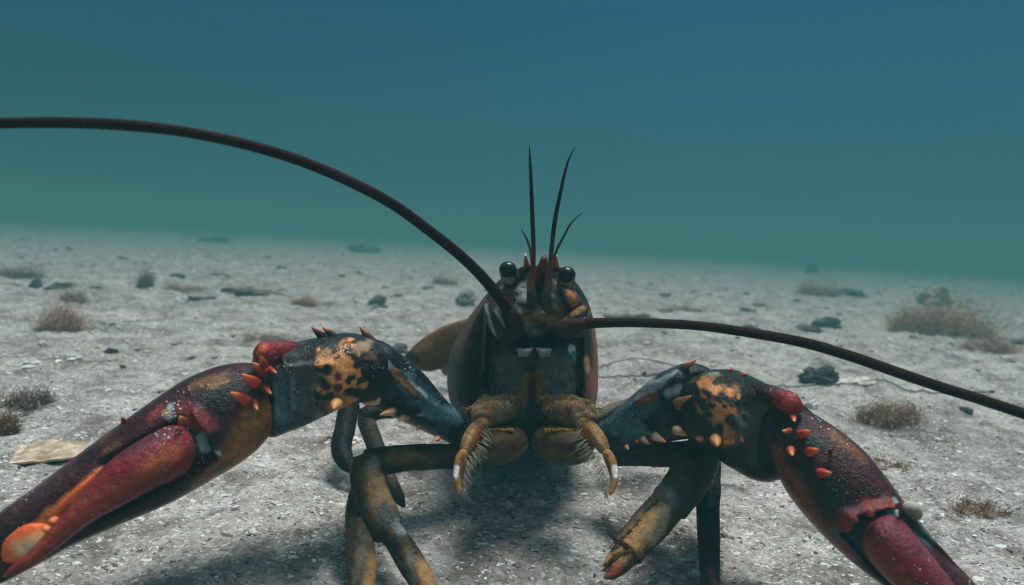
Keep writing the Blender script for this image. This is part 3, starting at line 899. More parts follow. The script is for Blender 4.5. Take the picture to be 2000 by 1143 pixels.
KR = (0.22, 0.018, 0.024)
DK = (0.016, 0.018, 0.018)
wrist([(748, 676, 716, 784, .386, .018), (705, 653, 690, 782, .378, .026), (645, 655, 652, 797, .370, .029), (585, 668, 592, 828, .362, .029),
       (535, 676, 542, 847, .356, .027), (508, 696, 523, 852, .352, .022)],
      ([(610, 690, .360, 12), (570, 686, .350, 19), (530, 688, .341, 23), (510, 692, .337, 22), (495, 697, .337, 12)],
       [(545, 688, 495, 695, .325, 30, KR, .5), (500, 685, 497, 692, .325, 8, (0.50, 0.10, 0.03), .5)]),
      [(672, 702, 664, 765, .35, 31, TAN, .22), (640, 702, 690, 698, .35, 15, TAN, .3), (690, 730, 695, 745, .355, 14, TAN, .5),
       (655, 790, 660, 775, .35, 16, OCHRE, .5), (640, 690, 655, 680, .35, 8, (0.30, 0.16, 0.08), .6), (715, 675, 705, 680, .36, 9, (0.30, 0.2, 0.12), .6),
       (662, 735, 662, 736, .343, 7, (0.14, 0.02, 0.02), .25), (660, 757, 662, 758, .343, 7, (0.12, 0.02, 0.02), .25),
       (685, 765, 700, 770, .35, 10, DK, .3), (640, 725, 645, 715, .345, 7, DK, .4), (678, 690, 690, 695, .347, 6, DK, .4), (632, 742, 640, 752, .345, 10, DK, .35),
       (682, 742, 690, 738, .348, 5, DK, .4), (648, 770, 640, 775, .345, 6, DK, .4), (655, 700, 660, 697, .344, 4, (0.1, 0.03, 0.03), .4), (700, 712, 705, 708, .35, 6, DK, .4),
       (543, 735, 548, 835, .34, 20, (0.10, 0.14, 0.17), .4), (588, 735, 592, 800, .34, 30, (0.085, 0.09, 0.085), .5), (530, 760, 534, 820, .338, 7, (0.20, 0.27, 0.32), .5), (562, 745, 566, 800, .338, 5, (0.14, 0.19, 0.22), .6),
       (615, 760, 618, 775, .342, 8, (0.16, 0.16, 0.16), .7), (550, 838, 600, 825, .345, 7, (0.05, 0.07, 0.09), .5)],
      [(632, 660, 608, 639, .366, .36, 9, (0.06, 0.03, 0.03), (0.48, 0.08, 0.04)), (652, 658, 629, 638, .368, .364, 8, (0.06, 0.03, 0.03), HO),
       (657, 787, 651, 800, .345, .336, 13, (0.62, 0.30, 0.10), (0.55, 0.2, 0.08)), (524, 720, 541, 729, .336, .326, 7, RED, HO),
       (517, 715, 508, 695, .330, .318, 8, (0.3, 0.04, 0.03), HO), (514, 755, 530, 770, .336, .326, 9, RED, HO)],
      [(580, 750, 585, 815, .34, 44, .012), (535, 720, 640, 715, .335, 8, -.003)])
wrist([(1336, 745, 1368, 848, .388, .018), (1378, 726, 1400, 876, .380, .026), (1432, 727, 1442, 908, .372, .029), (1490, 750, 1492, 934, .363, .028),
       (1540, 775, 1522, 936, .356, .024), (1560, 800, 1532, 905, .352, .018)],
      ([(1455, 758, .362, 12), (1500, 770, .351, 19), (1535, 784, .341, 22), (1551, 793, .337, 20), (1567, 802, .337, 10)],
       [(1535, 783, 1565, 798, .325, 26, KR, .45), (1545, 785, 1555, 800, .323, 10, (0.38, 0.06, 0.03), .6)]),
      [(1400, 765, 1410, 830, .352, 24, OCHRE, .25), (1388, 752, 1395, 765, .353, 15, TAN, .3), (1385, 800, 1420, 800, .352, 17, (0.42, 0.17, 0.055), .3),
       (1440, 760, 1415, 770, .352, 8, OCHRE, .5), (1415, 840, 1410, 850, .352, 16, OCHRE, .6), (1395, 728, 1405, 730, .36, 10, (0.25, 0.2, 0.13), .6),
       (1398, 798, 1399, 799, .343, 8, DK, .25), (1378, 790, 1382, 800, .35, 8, DK, .3), (1396, 782, 1402, 782, .345, 7, (0.15, 0.02, 0.02), .3),
       (1415, 775, 1425, 785, .347, 7, DK, .4), (1425, 815, 1432, 830, .348, 8, DK, .4), (1385, 830, 1392, 840, .35, 9, DK, .3), (1385, 770, 1390, 772, .35, 6, DK, .4),
       (1407, 752, 1412, 745, .35, 5, DK, .4), (1480, 820, 1490, 880, .345, 34, (0.05, 0.054, 0.053), .6), (1455, 810, 1450, 830, .345, 10, (0.10, 0.11, 0.11), .7),
       (1525, 820, 1520, 900, .345, 8, (0.03, 0.03, 0.03), .6)],
      [(1412, 732, 1433, 719, .376, .372, 8, (0.05, 0.03, 0.03), HO), (1438, 738, 1459, 731, .372, .366, 9, (0.06, 0.03, 0.03), (0.5, 0.09, 0.04)),
       (1398, 857, 1401, 872, .352, .342, 13, (0.62, 0.30, 0.11), (0.5, 0.18, 0.07)), (1548, 812, 1552, 824, .336, .326, 8, (0.3, 0.04, 0.03), HO)],
      [(1485, 810, 1485, 890, .345, 42, .011), (1440, 790, 1530, 800, .335, 8, -.003)])


def claw(st, st_f, patches, dents, spines, fpatches, teeth, fdents=()):
    V, Q, T, S, TH = plate_loft(st, 340, 130, .86, .06, .04)
    V = dent(V, dents)
    V = V + (V - V.mean(0)) * (0.012 * fbm(V, 45, 4, 36))[:, None]
    o = part('claw', V, Q, T, paint(V, (0.040, 0.010, 0.016), patches, 20, 90, .45, [((0.07, 0.020, 0.016), 34, .08, .4), ((0.012, 0.010, 0.012), 50, .15, .5)]), SHELL)
    V, Q, T, S, TH = plate_loft(st_f, 110, 60, .9, .14, .08)
    V = dent(V, fdents)
    V = V + (V - V.mean(0)) * (0.012 * fbm(V, 45, 4, 37))[:, None]
    part('claw_finger', V, Q, T, paint(V, (0.175, 0.015, 0.022), fpatches, 22, 80, .25, [((0.075, 0.014, 0.022), 40, .1, .5)]), SHELL, o)
    for s in spines: cone(*s, o)
    for (pts, c) in teeth:
        V, Q, T, S, TH = tube(pts, 40, 24, .4, .4, .45)
        V = V + (V - V.mean(0)) * (0.10 * fbm(V, 130, 3, 38))[:, None]
        part('claw_tooth', V, Q, T, paint(V, c[0], c[1], 23, 200, .2), HORN, o)
    return o


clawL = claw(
    [(502, 712, 521, 846, .352, .014), (472, 708, 510, 866, .348, .019), (422, 716, 470, 902, .340, .023), (360, 742, 402, 942, .332, .025), (290, 788, 318, 986, .322, .024),
     (220, 838, 236, 1020, .313, .021), (140, 898, 150, 1058, .304, .018), (60, 958, 70, 1102, .296, .015), (-20, 1015, -8, 1142, .288, .012), (-85, 1068, -75, 1160, .282, .008)],
    [(354, 820, 388, 892, .316, .012), (312, 838, 356, 928, .308, .015), (262, 866, 300, 955, .299, .016), (206, 908, 238, 988, .291, .014), (158, 962, 178, 1020, .284, .012),
     (105, 1022, 118, 1066, .278, .009), (55, 1078, 62, 1106, .273, .006), (5, 1118, 8, 1132, .27, .003)],
    [(513, 805, 462, 900, .335, 25, (0.29, 0.115, 0.04), .6), (450, 905, 405, 938, .325, 14, (0.20, 0.09, 0.04), .6), (500, 740, 420, 780, .325, 26, (0.03, 0.022, 0.024), .6),
     (430, 790, 405, 860, .318, 22, (0.022, 0.018, 0.02), .6), (440, 735, 395, 750, .33, 8, (0.16, 0.07, 0.03), .8), (450, 742, 425, 752, .328, 4, (0.24, 0.13, 0.04), .8),
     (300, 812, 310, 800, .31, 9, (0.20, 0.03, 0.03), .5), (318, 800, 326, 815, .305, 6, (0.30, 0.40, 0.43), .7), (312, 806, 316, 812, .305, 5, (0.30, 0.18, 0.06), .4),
     (330, 835, 220, 900, .30, 9, (0.012, 0.014, 0.016), .5), (385, 905, 180, 1010, .30, 17, (0.014, 0.012, 0.013), .5), (388, 852, 392, 888, .31, 4, (0.24, 0.35, 0.38), .7),  # near-black strokes paint the shade in the gaps beside the finger
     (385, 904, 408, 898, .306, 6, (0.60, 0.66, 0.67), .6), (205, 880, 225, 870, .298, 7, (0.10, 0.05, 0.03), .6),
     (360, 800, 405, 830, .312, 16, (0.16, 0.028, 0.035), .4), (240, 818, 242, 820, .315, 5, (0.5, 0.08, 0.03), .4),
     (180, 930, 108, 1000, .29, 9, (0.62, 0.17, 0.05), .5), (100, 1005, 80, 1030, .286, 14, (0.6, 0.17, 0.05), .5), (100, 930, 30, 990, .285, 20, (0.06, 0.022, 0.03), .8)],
    [(385, 908, 180, 1012, .305, 16, .010), (335, 832, 220, 900, .302, 10, .006), (385, 805, 412, 850, .312, 10, -.004), (395, 850, 395, 890, .31, 9, .005)],
    [(516, 728, 492, 708, .334, .322, 11, (0.30, 0.045, 0.03), HO), (502, 750, 472, 731, .326, .312, 12, (0.50, 0.055, 0.025), HO),
     (484, 783, 449, 766, .322, .308, 12, (0.50, 0.055, 0.025), HO), (492, 783, 503, 801, .330, .318, 9, (0.3, 0.045, 0.03), HO),
     (357, 824, 350, 813, .305, .296, 9, (0.35, 0.05, 0.03), (0.75, 0.42, 0.25)), (243, 825, 238, 815, .314, .308, 6, (0.3, 0.04, 0.03), (0.5, 0.08, 0.03))],
    [(310, 905, 180, 985, .285, 17, (0.26, 0.045, 0.028), .7), (330, 885, 300, 905, .29, 12, (0.36, 0.08, 0.035), .8), (180, 985, 60, 1090, .272, 14, (0.28, 0.04, 0.028), .7),
     (345, 825, 250, 880, .29, 14, (0.10, 0.022, 0.035), .7), (378, 850, 384, 885, .305, 12, (0.10, 0.02, 0.022), .6)],
    [([(186, 924, .290, 3), (165, 946, .286, 6), (140, 972, .283, 8), (118, 994, .281, 8), (106, 1006, .280, 4)], ((0.72, 0.14, 0.03), [(150, 960, 120, 992, .275, 4, (0.85, 0.36, 0.12), .8)])),
     ([(96, 1026, .286, 16), (72, 1042, .283, 27), (48, 1062, .281, 30), (20, 1082, .279, 25), (2, 1094, .278, 12)], ((0.66, 0.10, 0.02), [(62, 1066, 25, 1084, .272, 17, (0.85, 0.50, 0.22), .8), (40, 1082, 25, 1090, .272, 9, (0.9, 0.75, 0.5), .8)])),
     ([(100, 1026, .278, 9), (94, 1034, .275, 11), (90, 1042, .274, 9)], ((0.66, 0.18, 0.05), [])), ([(112, 1010, .28, 8), (104, 1020, .277, 9), (100, 1026, .277, 6)], ((0.66, 0.17, 0.05), []))])

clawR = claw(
    [(1562, 797, 1531, 880, .352, .013), (1592, 810, 1526, 925, .345, .018), (1640, 842, 1542, 968, .336, .022), (1690, 884, 1582, 1020, .326, .023), (1742, 948, 1636, 1074, .316, .022),
     (1788, 1012, 1692, 1120, .307, .019), (1842, 1074, 1752, 1164, .298, .016), (1896, 1133, 1812, 1206, .290, .014), (1945, 1188, 1875, 1242, .283, .010), (1985, 1235, 1940, 1262, .279, .006)],
    [(1748, 1002, 1676, 1052, .300, .011), (1776, 1036, 1694, 1088, .293, .014), (1820, 1090, 1744, 1142, .286, .014), (1862, 1143, 1798, 1190, .279, .012),
     (1905, 1196, 1860, 1228, .273, .008), (1950, 1240, 1930, 1252, .269, .003)],
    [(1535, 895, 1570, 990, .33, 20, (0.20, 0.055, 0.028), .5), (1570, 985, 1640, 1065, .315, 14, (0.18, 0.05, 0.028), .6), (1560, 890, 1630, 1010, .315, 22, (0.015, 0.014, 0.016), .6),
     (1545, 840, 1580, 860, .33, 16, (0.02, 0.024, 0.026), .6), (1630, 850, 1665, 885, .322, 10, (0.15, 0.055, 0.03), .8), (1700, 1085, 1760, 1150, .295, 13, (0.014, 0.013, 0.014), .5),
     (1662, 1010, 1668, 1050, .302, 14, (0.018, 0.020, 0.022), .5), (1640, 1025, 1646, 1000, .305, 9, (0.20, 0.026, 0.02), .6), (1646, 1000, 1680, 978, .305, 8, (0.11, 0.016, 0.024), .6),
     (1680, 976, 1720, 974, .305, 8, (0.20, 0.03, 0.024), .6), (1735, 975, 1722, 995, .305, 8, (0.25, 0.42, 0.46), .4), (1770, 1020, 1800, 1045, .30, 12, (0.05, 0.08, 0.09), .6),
     (1650, 1050, 1690, 1080, .30, 12, (0.05, 0.08, 0.09), .6), (1760, 990, 1755, 985, .305, 6, (0.2, 0.12, 0.05), .5)],
    [(1640, 1028, 1646, 1000, .305, 9, -.006), (1646, 1000, 1722, 974, .305, 9, -.006), (1665, 1010, 1720, 992, .30, 9, .006), (1668, 1050, 1760, 1155, .298, 14, .009),
     (1768, 1015, 1850, 1100, .296, 10, .005)],
    [(1562, 849, 1583, 842, 0.328, 0.309, 10, (0.50, 0.055, 0.025), HO), (1544, 842, 1528, 842, 0.330, 0.313, 7, (0.3, 0.05, 0.03), HO), (1543, 878, 1548, 890, 0.326, 0.309, 9, (0.45, 0.12, 0.05), HO),
     (1578, 884, 1600, 878, 0.321, 0.301, 10, (0.50, 0.055, 0.025), HO), (1600, 924, 1624, 924, 0.314, 0.294, 10, (0.50, 0.055, 0.025), HO),
     (1700, 1004, 1700, 994, 0.292, 0.277, 8, (0.3, 0.04, 0.03), (0.75, 0.35, 0.2)), (1620, 880, 1630, 876, 0.318, 0.305, 4, (0.2, 0.04, 0.03), RED), (1755, 990, 1760, 982, 0.296, 0.283, 7, (0.25, 0.03, 0.03), RED)],
    [(1700, 1070, 1800, 1180, .28, 16, (0.22, 0.03, 0.028), .7), (1740, 1020, 1830, 1120, .283, 20, (0.15, 0.028, 0.045), .7)],
    [])
V, Q, T, S, TH = tube([(1772, 985, .302, 10), (1780, 993, .298, 15), (1786, 1002, .298, 14), (1790, 1010, .30, 8)], 30, 24, .3, .3)
part('barnacle', V + (V - V.mean(0)) * (.1 * fbm(V, 200, 3, 1))[:, None], Q, T, paint(V, (0.42, 0.39, 0.33), [], 2, 300, .5), CHALK, clawR)


# --- walking legs
def leg(segs, base, patches=(), hairs=()):
    g = Geo()
    for s in segs:
        p = cr(np.asarray(s, float), 80)
        q_ = np.linspace(0, 1, 80)
        tip_ = s[-1][3] < 10
        fl = 0.94 + 0.07 * np.exp(-((q_ - .05) / .07) ** 2) + (0 if tip_ else 0.11 * np.exp(-((q_ - .92) / .08) ** 2))
        V, Q, T, S, TH = tube3(P(p[:, 0], p[:, 1], p[:, 2]), p[:, 3] / F * p[:, 2] * fl, 36, .05, .05, .72)
        ctr = np.concatenate([np.repeat(P(p[:, 0], p[:, 1], p[:, 2]), 36, 0), P(p[[0, -1], 0], p[[0, -1], 1], p[[0, -1], 2])])
        keel = 0.07 * np.cos(4 * TH + .6) + .05 * np.cos(3 * TH)  + 0.07 * fbm(V, 120, 4, 46)
        V = V + (V - ctr) * keel[:, None]
        g.add(V, Q, T, paint(V, base, patches, 24, 120, .35, [((0.10, 0.062, 0.026), 55, .12, .5)] if base != LK else [((0.02, 0.014, 0.01), 55, .12, .5)]))
    o = g.build('walking_leg', LIMB, lob, ORG)
    for h in hairs: bristles(*h[:4], o, *h[4:])
    return o


LB = (0.030, 0.022, 0.015)
LK = (0.009, 0.009, 0.009)
OLV = (0.16, 0.105, 0.045)
leg([[(905, 893, .435, 22), (850, 893, .42, 25), (790, 896, .405, 26), (735, 903, .392, 27), (712, 906, .386, 22)],
     [(716, 890, .386, 24), (716, 925, .380, 31), (727, 965, .373, 33), (745, 1010, .363, 36), (765, 1042, .354, 26)],
     [(758, 1030, .355, 22), (785, 1068, .347, 25), (812, 1110, .335, 26), (840, 1160, .322, 20), (856, 1190, .315, 8)]],
    LB, [(830, 900, 770, 895, .39, 16, OLV, .6), (740, 890, 722, 912, .375, 10, (0.10, 0.12, 0.13), .6), (720, 945, 745, 990, .358, 24, (0.18, 0.11, 0.05), .7),
         (740, 1008, 750, 1020, .345, 18, (0.04, 0.045, 0.045), .6), (770, 1030, 780, 1045, .34, 12, (0.15, 0.19, 0.2), .5), (792, 1070, 845, 1160, .32, 15, (0.27, 0.15, 0.055), .6),
         (780, 1085, 820, 1160, .325, 8, (0.10, 0.11, 0.09), .6)])
leg([[(735, 905, .41, 22), (712, 950, .395, 24), (702, 1000, .375, 26), (700, 1030, .365, 22)], [(702, 1015, .366, 22), (704, 1070, .35, 29), (710, 1120, .335, 27), (716, 1165, .322, 16), (718, 1180, .317, 6)]],
    (0.05, 0.035, 0.026), [(722, 1060, 726, 1140, .33, 12, (0.20, 0.11, 0.04), .7), (695, 1080, 695, 1140, .33, 10, (0.09, 0.08, 0.06), .7)],
    [([(690, 940, .38), (680, 1010, .37), (676, 1080, .35), (684, 1140, .33)], [(-1, .4, 0), (-1, .5, 0), (-1, .5, 0), (-1, .6, 0)], 40, 10, (0.04, 0.03, 0.025), .9, 8)])
leg([[(790, 770, .55, 16), (735, 755, .54, 18), (690, 775, .52, 19), (682, 800, .515, 18)], [(684, 785, .515, 19), (676, 830, .50, 20), (668, 872, .485, 20), (675, 900, .474, 17), (692, 924, .466, 5)]], LK, (),
    [([(662, 850, .49), (655, 880, .478), (668, 905, .47)], [(-1, .3, 0), (-1, .5, 0), (-.7, 1, 0)], 34, 9, (0.02, 0.02, 0.02), 1.0, 9)])
leg([[(850, 800, .52, 16), (780, 800, .51, 17), (735, 803, .50, 19), (715, 815, .497, 16)], [(722, 800, .50, 18), (718, 825, .495, 18), (730, 860, .478, 17), (745, 905, .462, 19)],
     [(740, 895, .462, 17), (760, 940, .445, 17), (778, 970, .432, 12), (790, 990, .424, 4)]], (0.024, 0.02, 0.018))
leg([[(1180, 888, .44, 20), (1250, 888, .425, 22), (1320, 887, .41, 25), (1375, 885, .402, 26), (1392, 885, .40, 18)],
     [(1378, 868, .402, 30), (1365, 905, .392, 38), (1335, 955, .382, 40), (1305, 990, .373, 34)],
     [(1320, 970, .376, 34), (1285, 1010, .363, 36), (1245, 1055, .350, 34), (1222, 1080, .343, 30)],
     [(1240, 1078, .345, 18), (1215, 1104, .336, 16), (1194, 1122, .331, 11), (1180, 1129, .328, 3)], [(1228, 1062, .350, 15), (1205, 1082, .340, 13), (1190, 1096, .335, 8), (1180, 1106, .332, 3)]],
    (0.030, 0.027, 0.022), [(1335, 940, 1340, 950, .365, 22, (0.055, 0.048, 0.035), .8), (1318, 975, 1322, 985, .36, 10, (0.07, 0.085, 0.09), .9), (1310, 1000, 1250, 1060, .34, 20, (0.24, 0.135, 0.05), .6),
                            (1330, 995, 1280, 1060, .345, 12, (0.13, 0.115, 0.08), .6), (1265, 1055, 1272, 1060, .335, 6, (0.13, 0.14, 0.13), .9), (1230, 1085, 1205, 1100, .325, 20, (0.24, 0.12, 0.04), .6),
                            (1212, 1122, 1190, 1130, .325, 7, (0.20, 0.025, 0.018), .8)],
    [([(1290, 975, .365), (1240, 1030, .35), (1200, 1070, .338)], [(-1, -.1, 0), (-1, .1, 0), (-1, .2, 0)], 60, 12, (0.035, 0.028, 0.02), .9, 10),
     ([(1235, 1075, .33), (1205, 1085, .326), (1190, 1110, .325)], [(-1, .5, -.003), (-1, .4, -.003), (-1, .3, 0)], 60, 16, (0.10, 0.06, 0.025), .9, 11),
     ([(1330, 1030, .36), (1290, 1080, .345), (1240, 1115, .335)], [(.7, .6, 0), (.7, .7, 0), (.6, .8, 0)], 40, 8, (0.06, 0.03, 0.02), .9, 12)])
leg([[(1375, 860, .43, 24), (1382, 910, .418, 27), (1384, 960, .403, 22)], [(1384, 950, .404, 23), (1384, 1010, .386, 22), (1386, 1080, .362, 21), (1388, 1140, .342, 17), (1390, 1175, .33, 6)]], LK,
    [(1385, 955, 1386, 975, .39, 10, (0.05, 0.065, 0.075), .6), (1402, 1135, 1404, 1150, .335, 5, (0.07, 0.015, 0.015), .8)],
    [([(1408, 1000, .385), (1406, 1070, .36), (1402, 1130, .342)], [(1, .4, 0), (1, .5, 0), (1, .6, 0)], 30, 7, (0.02, 0.02, 0.02), .9, 13)])
leg([[(1130, 835, .50, 16), (1190, 810, .51, 19), (1250, 790, .52, 20), (1300, 770, .53, 18)], [(1290, 765, .53, 17), (1340, 800, .535, 17), (1390, 850, .535, 15)], [(1380, 840, .535, 15), (1430, 880, .53, 13), (1470, 905, .525, 5)]],
    (0.10, 0.085, 0.055))

# ------------------------------------------------------------------ things lying on the sand
def rock(px, py, wpx, hpx, label, cat='rock', name='rock', col=(0.10, 0.10, 0.10), patches=0.3, seed=0, group=None, mat=None, flat_top=None, deep=.8):
    q, d = ground(px, py)
    s = d / F
    rx, rz, ry = wpx * s / 2, hpx * s * 0.62, wpx * s / 2 * deep
    u, v = np.meshgrid(np.linspace(0.03, math.pi - .03, 36), np.linspace(0, 2 * math.pi, 52, endpoint=False), indexing='ij')
    E = np.stack([np.sin(u) * np.cos(v), np.sin(u) * np.sin(v), np.cos(u)], -1).reshape(-1, 3)
    n = 1 + 0.95 * fbm(E + seed * 3.1, 1.5, 3, seed) + .32 * fbm(E + seed, 5, 3, seed + 2) + .12 * fbm(E, 14, 2, seed)
    E = E * n[:, None] * np.array([rx, ry, rz]) + np.array([0, ry * .6, rz * .28])
    k = (fbm(E, 2.2 / max(rx, .001), 4, seed + 4) * .5 + .5)[:, None]
    C = np.asarray(col) * (.55 + .9 * k)
    o = mk(name, E + q, grid_faces(36, 52), None, mat or STONE, None, q, C)
    return tag(o, label, cat, group)


def tuft(px, py, wpx, hpx, label, n=2600, col=(0.17, 0.135, 0.12), seed=0, name='algae_tuft', cat='seaweed', width=1.0, group=None, spread=0.5, core=True):
    r_ = np.random.default_rng(100 + seed)
    q, d = ground(px, py)
    s = d / F
    W, H = wpx * s / 2 * 1.08, hpx * s * .85
    n = int(n * 1.7)
    nl = 9
    la = r_.random(nl) * 6.283
    lr = np.sqrt(r_.random(nl)) * .62
    lc = np.stack([np.cos(la) * lr * W, np.sin(la) * lr * W * .6 + W * .3, 0 * la], -1)
    ls = (.30 + .38 * r_.random(nl)) * (1 - .35 * lr)
    k = r_.integers(0, nl, n)
    u = r_.normal(0, 1, (n, 3))
    u /= np.linalg.norm(u, axis=1)[:, None]
    rr_ = np.abs(r_.normal(0, .52, n))
    c = lc[k] + u * (rr_ * ls[k])[:, None] * np.array([W * 1.0, W * .6, H * 1.75])
    c[:, 2] = np.abs(c[:, 2]) * (.75 + .5 * r_.random(n))
    ln = (.10 + .22 * r_.random(n)) * min(H, W) * .8
    dr = r_.normal(0, .8, (n, 3)) + u * .6 + np.array([0, 0, .35])
    dr /= np.linalg.norm(dr, axis=1)[:, None]
    t = np.linspace(0, 1, 4)
    wob = r_.normal(0, .18, (n, 4, 3)) * t[None, :, None]
    pos = c[:, None] + (dr[:, None] * t[None, :, None] + wob) * ln[:, None, None]
    gz = height(q[0] + pos[..., 0], q[1] + pos[..., 1]) - q[2]
    pos[..., 2] = np.maximum(pos[..., 2] + gz, gz - .001)
    w = (0.0004 * width + 0.24 * s) * (1 - .6 * t)
    side = r_.normal(0, 1, (n, 3))
    side /= np.linalg.norm(side, axis=1)[:, None]
    L_, R_ = pos - side[:, None] * w[None, :, None], pos + side[:, None] * w[None, :, None]
    V = np.stack([L_, R_], 2).reshape(-1, 3)
    b = (np.arange(n) * 8)[:, None] + np.arange(3)[None] * 2
    Q = np.stack([b, b + 1, b + 3, b + 2], -1).reshape(-1, 4)
    C = np.repeat(np.asarray(col)[None] * np.array([1.32, 1.08, 1.0]) * (.6 + .8 * r_.random((n, 1))), 8, 0)
    return tag(mk(name, V + q, Q, None, FUZZ, None, q, C), label, cat, group)


PINK = (0.40, 0.30, 0.275)
DUN = (0.30, 0.26, 0.235)
DARK = (0.17, 0.16, 0.15)
tuft(105, 648, 120, 72, 'pinkish brown fuzzy seaweed bush at the left edge of the sand', 4200, PINK, 1, width=.8)
tuft(142, 590, 70, 38, 'small dusky seaweed tuft just behind the pinkish bush on the left', 1600, DUN, 2)
tuft(277, 562, 52, 58, 'dark upright seaweed clump standing alone, leaning right, on the left sand', 2400, (0.20, 0.185, 0.175), 3)
tuft(345, 574, 130, 24, 'low grey seaweed mat directly right of the dark upright clump', 2000, DUN, 4)
tuft(497, 574, 130, 24, 'long low grey seaweed mat between the flat mat and the round pink tuft', 2000, DUN, 5)
tuft(590, 600, 62, 34, 'small round pinkish seaweed tuft in front of the long mat', 2200, PINK, 6)
tuft(868, 556, 72, 26, 'faint grey seaweed patch left of the lobster head', 1400, DUN, 7)
tuft(1607, 580, 120, 52, 'hazy olive seaweed mound with a bluish tip on the far right sand', 2600, (0.34, 0.29, 0.23), 8)
tuft(1870, 655, 250, 112, 'large hazy brown seaweed bush near the right edge', 6500, (0.36, 0.275, 0.215), 9, width=.8)
tuft(1745, 832, 160, 62, 'brown seaweed clump on the sand behind the right claw', 3800, (0.28, 0.215, 0.18), 10)
tuft(1950, 692, 150, 44, 'low reddish brown seaweed in front of the large brown bush', 2600, (0.34, 0.26, 0.225), 11)
tuft(515, 672, 100, 34, 'dull seaweed tuft just behind the left claw arm', 1800, DUN, 12)
tuft(1325, 612, 110, 26, 'thin grey seaweed patch above the middle of the right antenna', 1300, DUN, 13)
tuft(35, 540, 150, 34, 'wide dark seaweed mat lying far off at the left edge', 2600, DARK, 14)
tuft(45, 792, 120, 46, 'dark silty seaweed clump at the left edge above the tan shell', 2600, (0.19, 0.165, 0.15), 15)
tuft(0, 850, 70, 60, 'brown seaweed fringe at the left edge beside the tan shell', 2200, (0.17, 0.11, 0.07), 16)
tuft(1940, 1010, 150, 30, 'flat ochre seaweed scrap on the sand right of the right claw', 900, (0.22, 0.16, 0.10), 17)
tuft(1740, 920, 110, 18, 'thin ochre seaweed wisp beside the middle of the right claw', 600, (0.25, 0.16, 0.10), 18)
rock(905, 597, 40, 26, 'small grey stone with a white crust left of the lobster head', col=(0.20, 0.20, 0.19), seed=1)
rock(737, 594, 30, 20, 'small round dark stone alone on the sand under the left antenna', col=(0.14, 0.13, 0.13), seed=2)
rock(1607, 752, 62, 34, 'dark knobbly stone next to the flat pale shell', col=(0.055, 0.06, 0.065), seed=3)
rock(1618, 642, 46, 22, 'low dark stone just above the right antenna', col=(0.09, 0.09, 0.09), seed=4)
rock(69, 562, 24, 18, 'little dark round stone in front of the wide dark mat', col=(0.07, 0.07, 0.07), seed=5)
rock(1890, 808, 22, 14, 'little dark pebble on the sand below the right antenna near the right edge', cat='pebble', name='pebble', col=(0.05, 0.055, 0.055), seed=6)
rock(1585, 800, 22, 20, 'white pebble lying behind the right wrist', cat='pebble', name='pebble', col=(0.68, 0.66, 0.62), seed=7, mat=CHALK)
rock(993, 992, 17, 12, 'bright white pebble in the shadow under the lobster', cat='pebble', name='pebble', col=(0.70, 0.68, 0.64), seed=8, mat=CHALK)
rock(1040, 990, 34, 12, 'flat pinkish pebble right of the bright white one under the lobster', cat='pebble', name='pebble', col=(0.50, 0.44, 0.40), seed=9, mat=CHALK)
rock(780, 690, 34, 16, 'small dark stone left of the brown tail fan', col=(0.10, 0.10, 0.1), seed=10)
rock(712, 494, 56, 22, 'hazy dark boulder far off under the left antenna', col=(0.13, 0.125, 0.12), seed=11)
rock(414, 474, 60, 14, 'hazy flat boulder farthest away on the left', col=(0.14, 0.13, 0.125), seed=12)
rock(1590, 534, 20, 26, 'hazy blue grey stub standing behind the olive mound', col=(0.03, 0.05, 0.07), seed=13)
rock(1840, 600, 60, 44, 'hazy round stone behind the large brown bush', col=(0.30, 0.24, 0.20), seed=14)
rock(215, 690, 24, 10, 'flat dark pebble on open sand left of the left claw arm', cat='pebble', name='pebble', col=(0.05, 0.05, 0.05), seed=15)
rock(1665, 578, 50, 16, 'low hazy stone just right of the olive mound', col=(0.08, 0.08, 0.08), seed=16)
far = np.random.default_rng(5)
for k in range(150):
    x = far.uniform(0, 2000)
    hz = 445 + (x / 2000) * 110
    y = hz + 12 + 110 * far.random() ** 1.5
    if 860 < x < 1190 and y > 520: continue
    sz = (y - hz) * (.08 + .15 * far.random() ** 2)
    rock(x, y, max(5, sz * 1.8), max(2.5, sz * .5), 'small dark stone half buried in the hazy sand of the middle distance', col=np.array((0.12, 0.112, 0.105)) * (.5 + far.random()),
         seed=50 + k, group='stones scattered over the hazy sand', name='stone', cat='stone')
near = np.random.default_rng(11)
for k in range(34):
    x = near.uniform(0, 2000)
    y = 640 + 480 * near.random()
    sz = 7 + 10 * near.random() ** 2
    rock(x, y, sz * 1.5, sz * .7, 'small white shell chip lying on the near sand', col=(0.66, 0.64, 0.60), seed=120 + k, mat=CHALK,
         group='white shell chips on the near sand', name='shell_chip', cat='shell chip')


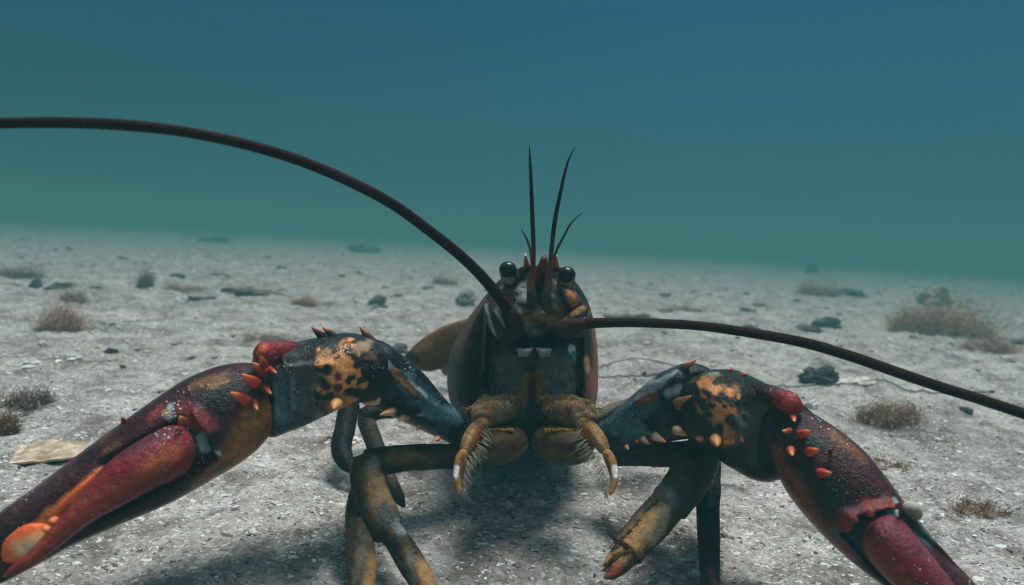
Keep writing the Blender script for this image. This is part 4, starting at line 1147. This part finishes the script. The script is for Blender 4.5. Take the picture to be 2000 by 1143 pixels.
def shell_plate(px, py, wpx, dpx, label, col, seed, tilt=.12):
    """a weathered bivalve half: a thin ribbed dome"""
    q, d = ground(px, py)
    s = d / F
    rx = wpx * s / 2
    ry = rx * dpx
    nr_, na = 26, 72
    r = np.linspace(0.02, 1, nr_)[:, None]
    a = np.linspace(0, 2 * math.pi, na, endpoint=False)[None]
    edge = 1 + .10 * np.cos(a) + .05 * np.sin(3 * a + seed) + .03 * np.sin(7 * a)
    ej = vnoise(np.stack([np.cos(a[0]) * 2.2, np.sin(a[0]) * 2.2, 0 * a[0] + seed], -1), seed) * .16 + vnoise(np.stack([np.cos(a[0]) * 7, np.sin(a[0]) * 7, 0 * a[0]], -1), seed) * .06
    edge = edge + ej[None]
    x, y = r * np.cos(a) * rx * edge, r * np.sin(a) * ry * edge
    z = (1 - r ** 2) * rx * .26 + .02 * rx * np.sin(r * 26) * r + x * tilt + rx * .03 + .10 * rx * fbm(np.stack([x, y, 0 * x], -1), 3.0 / rx, 4, seed)
    top = np.stack([x, y, z + 0 * x], -1).reshape(-1, 3)
    bot = top * np.array([.985, .985, 1]) - np.array([0, 0, rx * .05])
    V = np.concatenate([top, bot])
    Q1 = grid_faces(nr_, na)
    Q2 = grid_faces(nr_, na, nr_ * na)[:, ::-1]
    j = np.arange(na)
    e0 = (nr_ - 1) * na
    Q3 = np.stack([e0 + j, e0 + (j + 1) % na, e0 + (j + 1) % na + nr_ * na, e0 + j + nr_ * na], -1)[:, ::-1]
    k = fbm(V, 3 / rx, 4, seed)[:, None] * .5 + .5
    C = np.asarray(col) * (.25 + 1.3 * k) + np.array((.22, .24, .26)) * sstep(.5, .75, fbm(V, 6 / rx, 4, seed + 9)[:, None] * .5 + .5)
    o = mk('seashell', V + q, np.concatenate([Q1, Q2, Q3]), None, CHALK, None, q, np.clip(C, 0, 1))
    return tag(o, label, 'shell')


shell_plate(85, 888, 170, .75, 'large worn tan shell lying flat at the left edge above the left claw', (0.46, 0.33, 0.23), 3)
shell_plate(1668, 748, 74, .55, 'flat pale cream shell beside the dark knobbly stone', (0.62, 0.56, 0.48), 5)


def strand(pts, label):
    C = []
    for (x, y) in pts:
        q, d = ground(x, y)
        C.append(q + np.array([0, 0, .0025]))
    C = cr(np.array(C), 160)
    C[:, 2] = np.maximum(C[:, 2], height(C[:, 0], C[:, 1]) + .002)
    V, Q, T, S, TH = tube3(C, np.full(160, .00105), 8)
    q = C[0].copy()
    o = mk('seaweed_strand', V, Q, T, WHIP, None, q, np.full(V.shape, 1.0) * np.array((.055, .05, .05)))
    return tag(o, label, 'seaweed strand')


strand([(1150, 728), (1190, 712), (1240, 705), (1290, 709), (1340, 722), (1400, 728), (1470, 742), (1540, 756), (1600, 758), (1660, 753), (1720, 760), (1780, 768), (1860, 767), (1930, 772)],
       'long thin dark strand trailing over the sand past the right arm')
strand([(1140, 742), (1200, 737), (1260, 736), (1320, 733), (1380, 728)], 'short thin dark strand below the long one, ending behind the right arm')

# ------------------------------------------------------------------ the water between: one box of even haze
hz = np.array([(x, y, z) for z in (-1.0, 0.42) for (x, y) in ((-160, -2), (160, -2), (160, 100), (-160, 100))], float)
hq = [(0, 3, 2, 1), (4, 5, 6, 7), (0, 1, 5, 4), (1, 2, 6, 5), (2, 3, 7, 6), (3, 0, 4, 7)]
hm = bpy.data.materials.new('water_haze')
hm.use_nodes = True
hn = hm.node_tree
hn.nodes.remove(hn.nodes['Principled BSDF'])
pv = hn.nodes.new('ShaderNodeVolumePrincipled')
pv.inputs['Color'].default_value = (0.086, 0.262, 0.266, 1)
pv.inputs['Density'].default_value = 0.255
hn.links.new(pv.outputs[0], hn.nodes['Material Output'].inputs['Volume'])
haze = mk('haze', hz, hq, None, hm, smooth=False)
tag(haze, 'blue green water haze', 'haze', kind='stuff')
